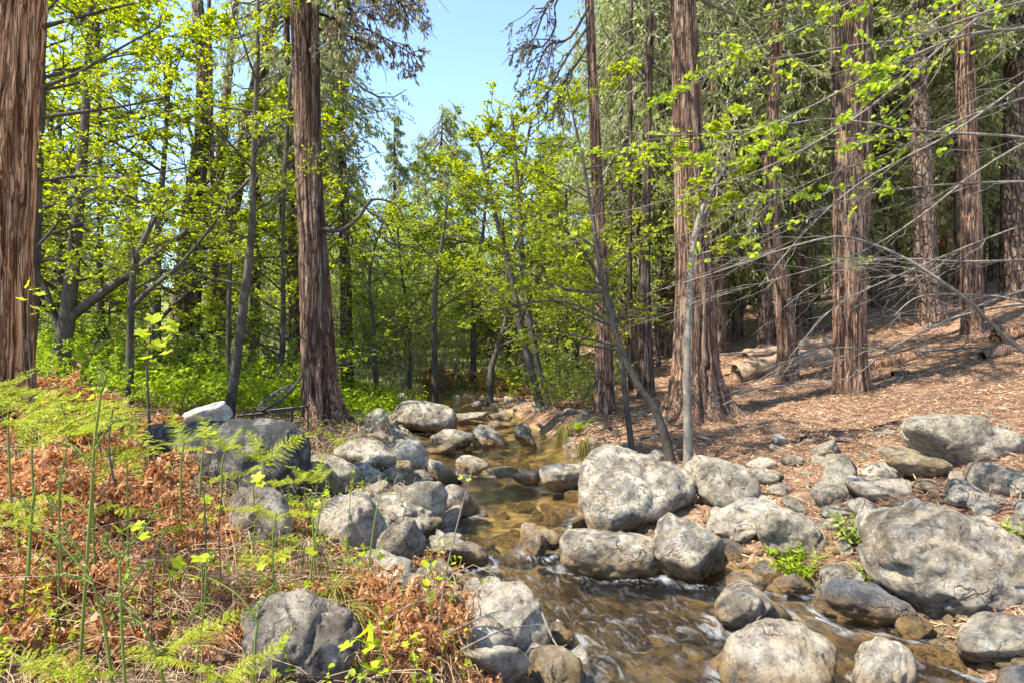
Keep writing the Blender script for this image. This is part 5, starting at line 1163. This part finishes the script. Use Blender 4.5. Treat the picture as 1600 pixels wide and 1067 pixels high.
log([(1165,562),(1240,552),(1320,530)], [14.5,14.8,15], 24, 16, 'dead', 'grey brown log behind the thick dark one')
log([(1210,540),(1300,528),(1380,522)], [17,17.2,17.5], 16, 10, 'cedar', 'brown log farthest up between the slope trunks')
log([(1240,612),(1300,606),(1345,604)], 10.9, 10, 6, 'dead', 'thin rotten log in front of the split cedar')
log([(1345,572),(1390,566),(1428,560)], 12.3, 22, 17, 'cedar_orange', 'short red log right of the split cedar')
log([(1535,572),(1580,562),(1650,548)], 10.8, 22, 22, 'cedar', 'orange brown log at the right edge of the slope')
log([(1430,560),(1446,552),(1460,549)], 12.6, 14, 9, 'dead', 'broken stump like chunk on the slope')
log([(1395,592),(1420,588)], 11, 12, 8, 'cedar_dark', 'small dark chunk of wood on the slope')
log([(540,606),(580,598),(640,600)], 13.5, 16, 10, 'cedar_dark', 'dark log half hidden behind the twin stemmed cedar')
log([(1555,548),(1590,536),(1640,530)], 12, 26, 22, 'cedar_orange', 'rotten orange root wood above the right edge log', jag=.3)
def stick(pts, w, label, d=None, lift=.015, bark='cedar_dark', fork=0):
    ds = [ground(a, b) for a, b in pts] if d is None else d; q = Pz(pts, ds); 
    if d is None: q[:, 2] += lift
    C = resample(q, 20); G = Geo(); G.add(*tubes(C, np.linspace(w, w*.4, 20)/2/FPX*np.mean(ds), 6))
    if fork:
        L = np.array([np.linalg.norm(np.diff(C, axis=0), axis=1).sum()]); T1, _, L1 = spawn(C[None], L, fork, .3, .95, .7, .4, up=.15, wob=.12, N=6); G.add(*tubes(T1, np.linspace(w*.4, w*.15, 6)[None].repeat(len(T1), 0)/2/FPX*np.mean(ds), 4))
    V, F = G.data(); part('fallen_branch', V, F, BARK[bark], loc=C[0], label=label, cat='branch')
stick([(1248,688),(1300,678),(1350,672),(1402,660)], 7, 'long black stick lying left of the grey slab')
stick([(1090,712),(1110,690),(1150,672),(1182,655)], 4, 'thin pale stick with a fork on the needles by the long pale boulder', bark='twig', fork=2)
stick([(1112,722),(1125,705),(1132,700)], 4, 'short dark stick resting on the long pale boulder')
stick([(920,690),(960,672),(1000,660),(1050,655)], 6, 'long root running down from the biggest cedar', bark='cedar', fork=3)
stick([(940,702),(975,680),(1030,668)], 5, 'crooked root below the long one', fork=3)
stick([(1000,690),(1045,676),(1075,672)], 5, 'dark root near the pale sapling foot', fork=2)
stick([(965,668),(930,676),(900,684)], 6, 'root edge over the grassy bank', bark='cedar', fork=3)
stick([(1110,800),(1160,790),(1215,780)], 4, 'thin stick by the smooth grey green boulder', fork=2)
stick([(1440,560),(1480,558),(1520,556),(1560,560)], 5, 'white bare branch fallen across the slope', bark='twig', lift=.15, fork=5)
stick([(1150,600),(1180,575),(1240,560),(1300,550)], 4, 'fallen branch spread over the thick dark log', bark='twig', lift=.25, fork=6)
stick([(1120,575),(1180,570),(1260,572)], 4, 'second fallen branch lying over the thick dark log', bark='twig', lift=.3, fork=6)
stick([(1490,820),(1540,838),(1600,850)], 5, 'dead twiggy branch above the huge boulder at the right', bark='dead', lift=.05, fork=7)
stick([(1400,640),(1470,622),(1560,600)], 3, 'thin dead branch among the needles uphill of the slab', bark='dead', fork=3)
stick([(700,990),(760,960),(800,950)], 3, 'thin dead twig on the broad granite boulder', d=[2.6, 2.7, 2.8], bark='twig', fork=3)
stick([(840,940),(858,985),(870,1008),(880,1012)], 5, 'bent stick leaning on the broad white granite boulder', d=[3.2, 3.1, 3.05, 3.0], bark='twig', fork=1)
stick([(720,1015),(770,990),(800,980),(850,975)], 4, 'curved twig reaching over the cream boulder', d=[2.4, 2.4, 2.45, 2.5], bark='twig', fork=2)
stick([(425,1062),(470,1056),(520,1062)], 8, 'dark wet branch at the bottom edge before the granite boulder', d=[1.85, 1.85, 1.85])
stick([(600,970),(640,945),(680,930),(700,900)], 3, 'grey twig rising out of the rusty fronds', d=[2.6, 2.6, 2.6, 2.65], bark='twig', fork=5)

# ------------------------------------------------------------------ old garden furniture behind the left boulders
def plain(name, c, rough=.6, metal=0.0, sc=12, var=.5):
    m, t, out = new_mat(name); n = N(t); pos = n('TexCoord').outputs['Object']; f = n.noise(pos, sc, 6, .7, .4)
    cc = n.mix(n.ramp(f, [(.40, 0), (.62, 1)]), c, tuple(v*var for v in c)); b = n('BsdfPrincipled', {'Base Color': cc, 'Roughness': rough, 'Metallic': metal, 'Normal': n.bump(f, .4, .01)})
    n.link(b.outputs[0], out.inputs[0]); return m
M_cush = plain('weathered_canvas', (.52, .47, .38), .9, sc=14, var=.5); M_iron = plain('rusted_black_iron', (.035, .032, .03), .55, .5, var=1.8); M_web = plain('bare_webbing', (.55, .52, .46), .8)
def boxgeo(c, sx, sy, sz, X_, Y_, Z_, n=10, r=.25, bump=.0, seed=3):
    """rounded slab: subdivided box pushed to a superellipsoid"""
    D, F = ico(4); e = 9.0; s = (np.abs(D)**e).sum(1)**(-1/e); V = D*s[:, None]; V = np.sign(V)*np.abs(V)**.8
    V = V*A(sx/2, sy/2, sz/2)+bump*np.stack([fbm(V*2.2+q, 3, seed+q) for q in (0, 1, 2)], -1); return c+V[:, :1]*X_+V[:, 1:2]*Y_+V[:, 2:]*Z_, F
dc = 6.25; c0 = P(322, 650, dc); X_ = nrm(P(354, 642, dc-.06)-P(290, 662, dc+.05)); Y_ = nrm(np.cross(A(-.1, -.5, 1), X_)); Z_ = np.cross(X_, Y_)
V, F = boxgeo(c0, .50, .12, .19, X_, Y_, Z_, bump=.008); part('cushion', V, F, M_cush, loc=c0, label='pale weathered cushion tilted on the dark wire bench', cat='cushion')
bz = float(H(*P(320, 690, dc)[:2])); rb = empty('garden_bench', (P(320, 690, dc)[0], dc, bz), 'low dark iron bench behind the black lichened boulder', 'bench')
def bar(a, b, r, nm, root, m=M_iron, S=8): V, F = tubes(resample([a, (np.array(a)+b)/2, b], 6), np.full(6, r), S); part(nm, V, F, m, root)
fa, fb, ba, bb = P(276, 672, dc-.12), P(368, 664, dc-.12), P(284, 664, dc+.25), P(374, 656, dc+.25)
for a, b in ((fa, fb), (ba, bb), (fa, ba), (fb, bb)): bar(a, b, .012, 'seat_rail', rb)
for k in range(22): t = (k+.5)/22; bar(fa*(1-t)+fb*t-A(0, 0, .004), ba*(1-t)+bb*t-A(0, 0, .004), .0045, 'slat', rb, M_web, 5)
for k in range(22): t = (k+.5)/22; q = fa*(1-t)+fb*t; bar(q, q-A(0, 0, .05), .0035, 'spring', rb, M_web, 5)
for q in (fa, fb, ba, bb): bar(q, A(q[0], q[1], bz-.25), .012, 'leg', rb)
bar(P(246, 678, dc-.2), P(300, 676, dc-.1), .012, 'arm_rail', rb); 
dr = 7.3; hc = P(431, 621, dr); rc = empty('garden_chair', (hc[0], dr, float(H(hc[0], dr))), 'dark wire chair with an oval hoop back beside the cedar foot', 'chair')
ex, ez = nrm(P(459, 604, dr)-P(403, 637, dr)), nrm(A(.3, .62, .55)); ax_ = np.linalg.norm(P(459, 604, dr)-P(403, 637, dr))/2
t = np.linspace(0, 2*pi, 41); ey = nrm(np.cross(np.cross(ex, ez), ex))
for s_, rr_ in ((1, .013), (.86, .008)): q = hc+ex*np.cos(t)[:, None]*ax_*s_+ey*np.sin(t)[:, None]*.17*s_; V, F = tubes(q, np.full(41, rr_), 8); part('hoop', V, F, M_iron, rc)
for k in range(12): u = -.85+1.7*k/11; h_ = .17*(1-u*u)**.5*.86; bar(hc+ex*u*ax_-ey*h_, hc+ex*u*ax_+ey*h_, .004, 'wire', rc, S=5)
sa, sb = P(372, 649, dr-.1), P(456, 640, dr-.1); sc_, sd_ = sa+A(.05, .42, 0), sb+A(.05, .42, 0)
for a, b in ((sa, sb), (sc_, sd_), (sa, sc_), (sb, sd_)): bar(a, b, .012, 'seat_rail', rc)
for k in range(9): t_ = k/8; q = P(406+52*t_, 641-4*t_, dr-.02); bar(q, q-A(0, 0, .14), .005, 'spindle', rc, S=5)
for q in (sa, sb, sc_, sd_): bar(q, A(q[0], q[1], float(H(q[0], q[1]))-.03), .012, 'leg', rc)
bar(P(459, 604, dr), P(472, 584, dr+.05), .009, 'arm_rail', rc)
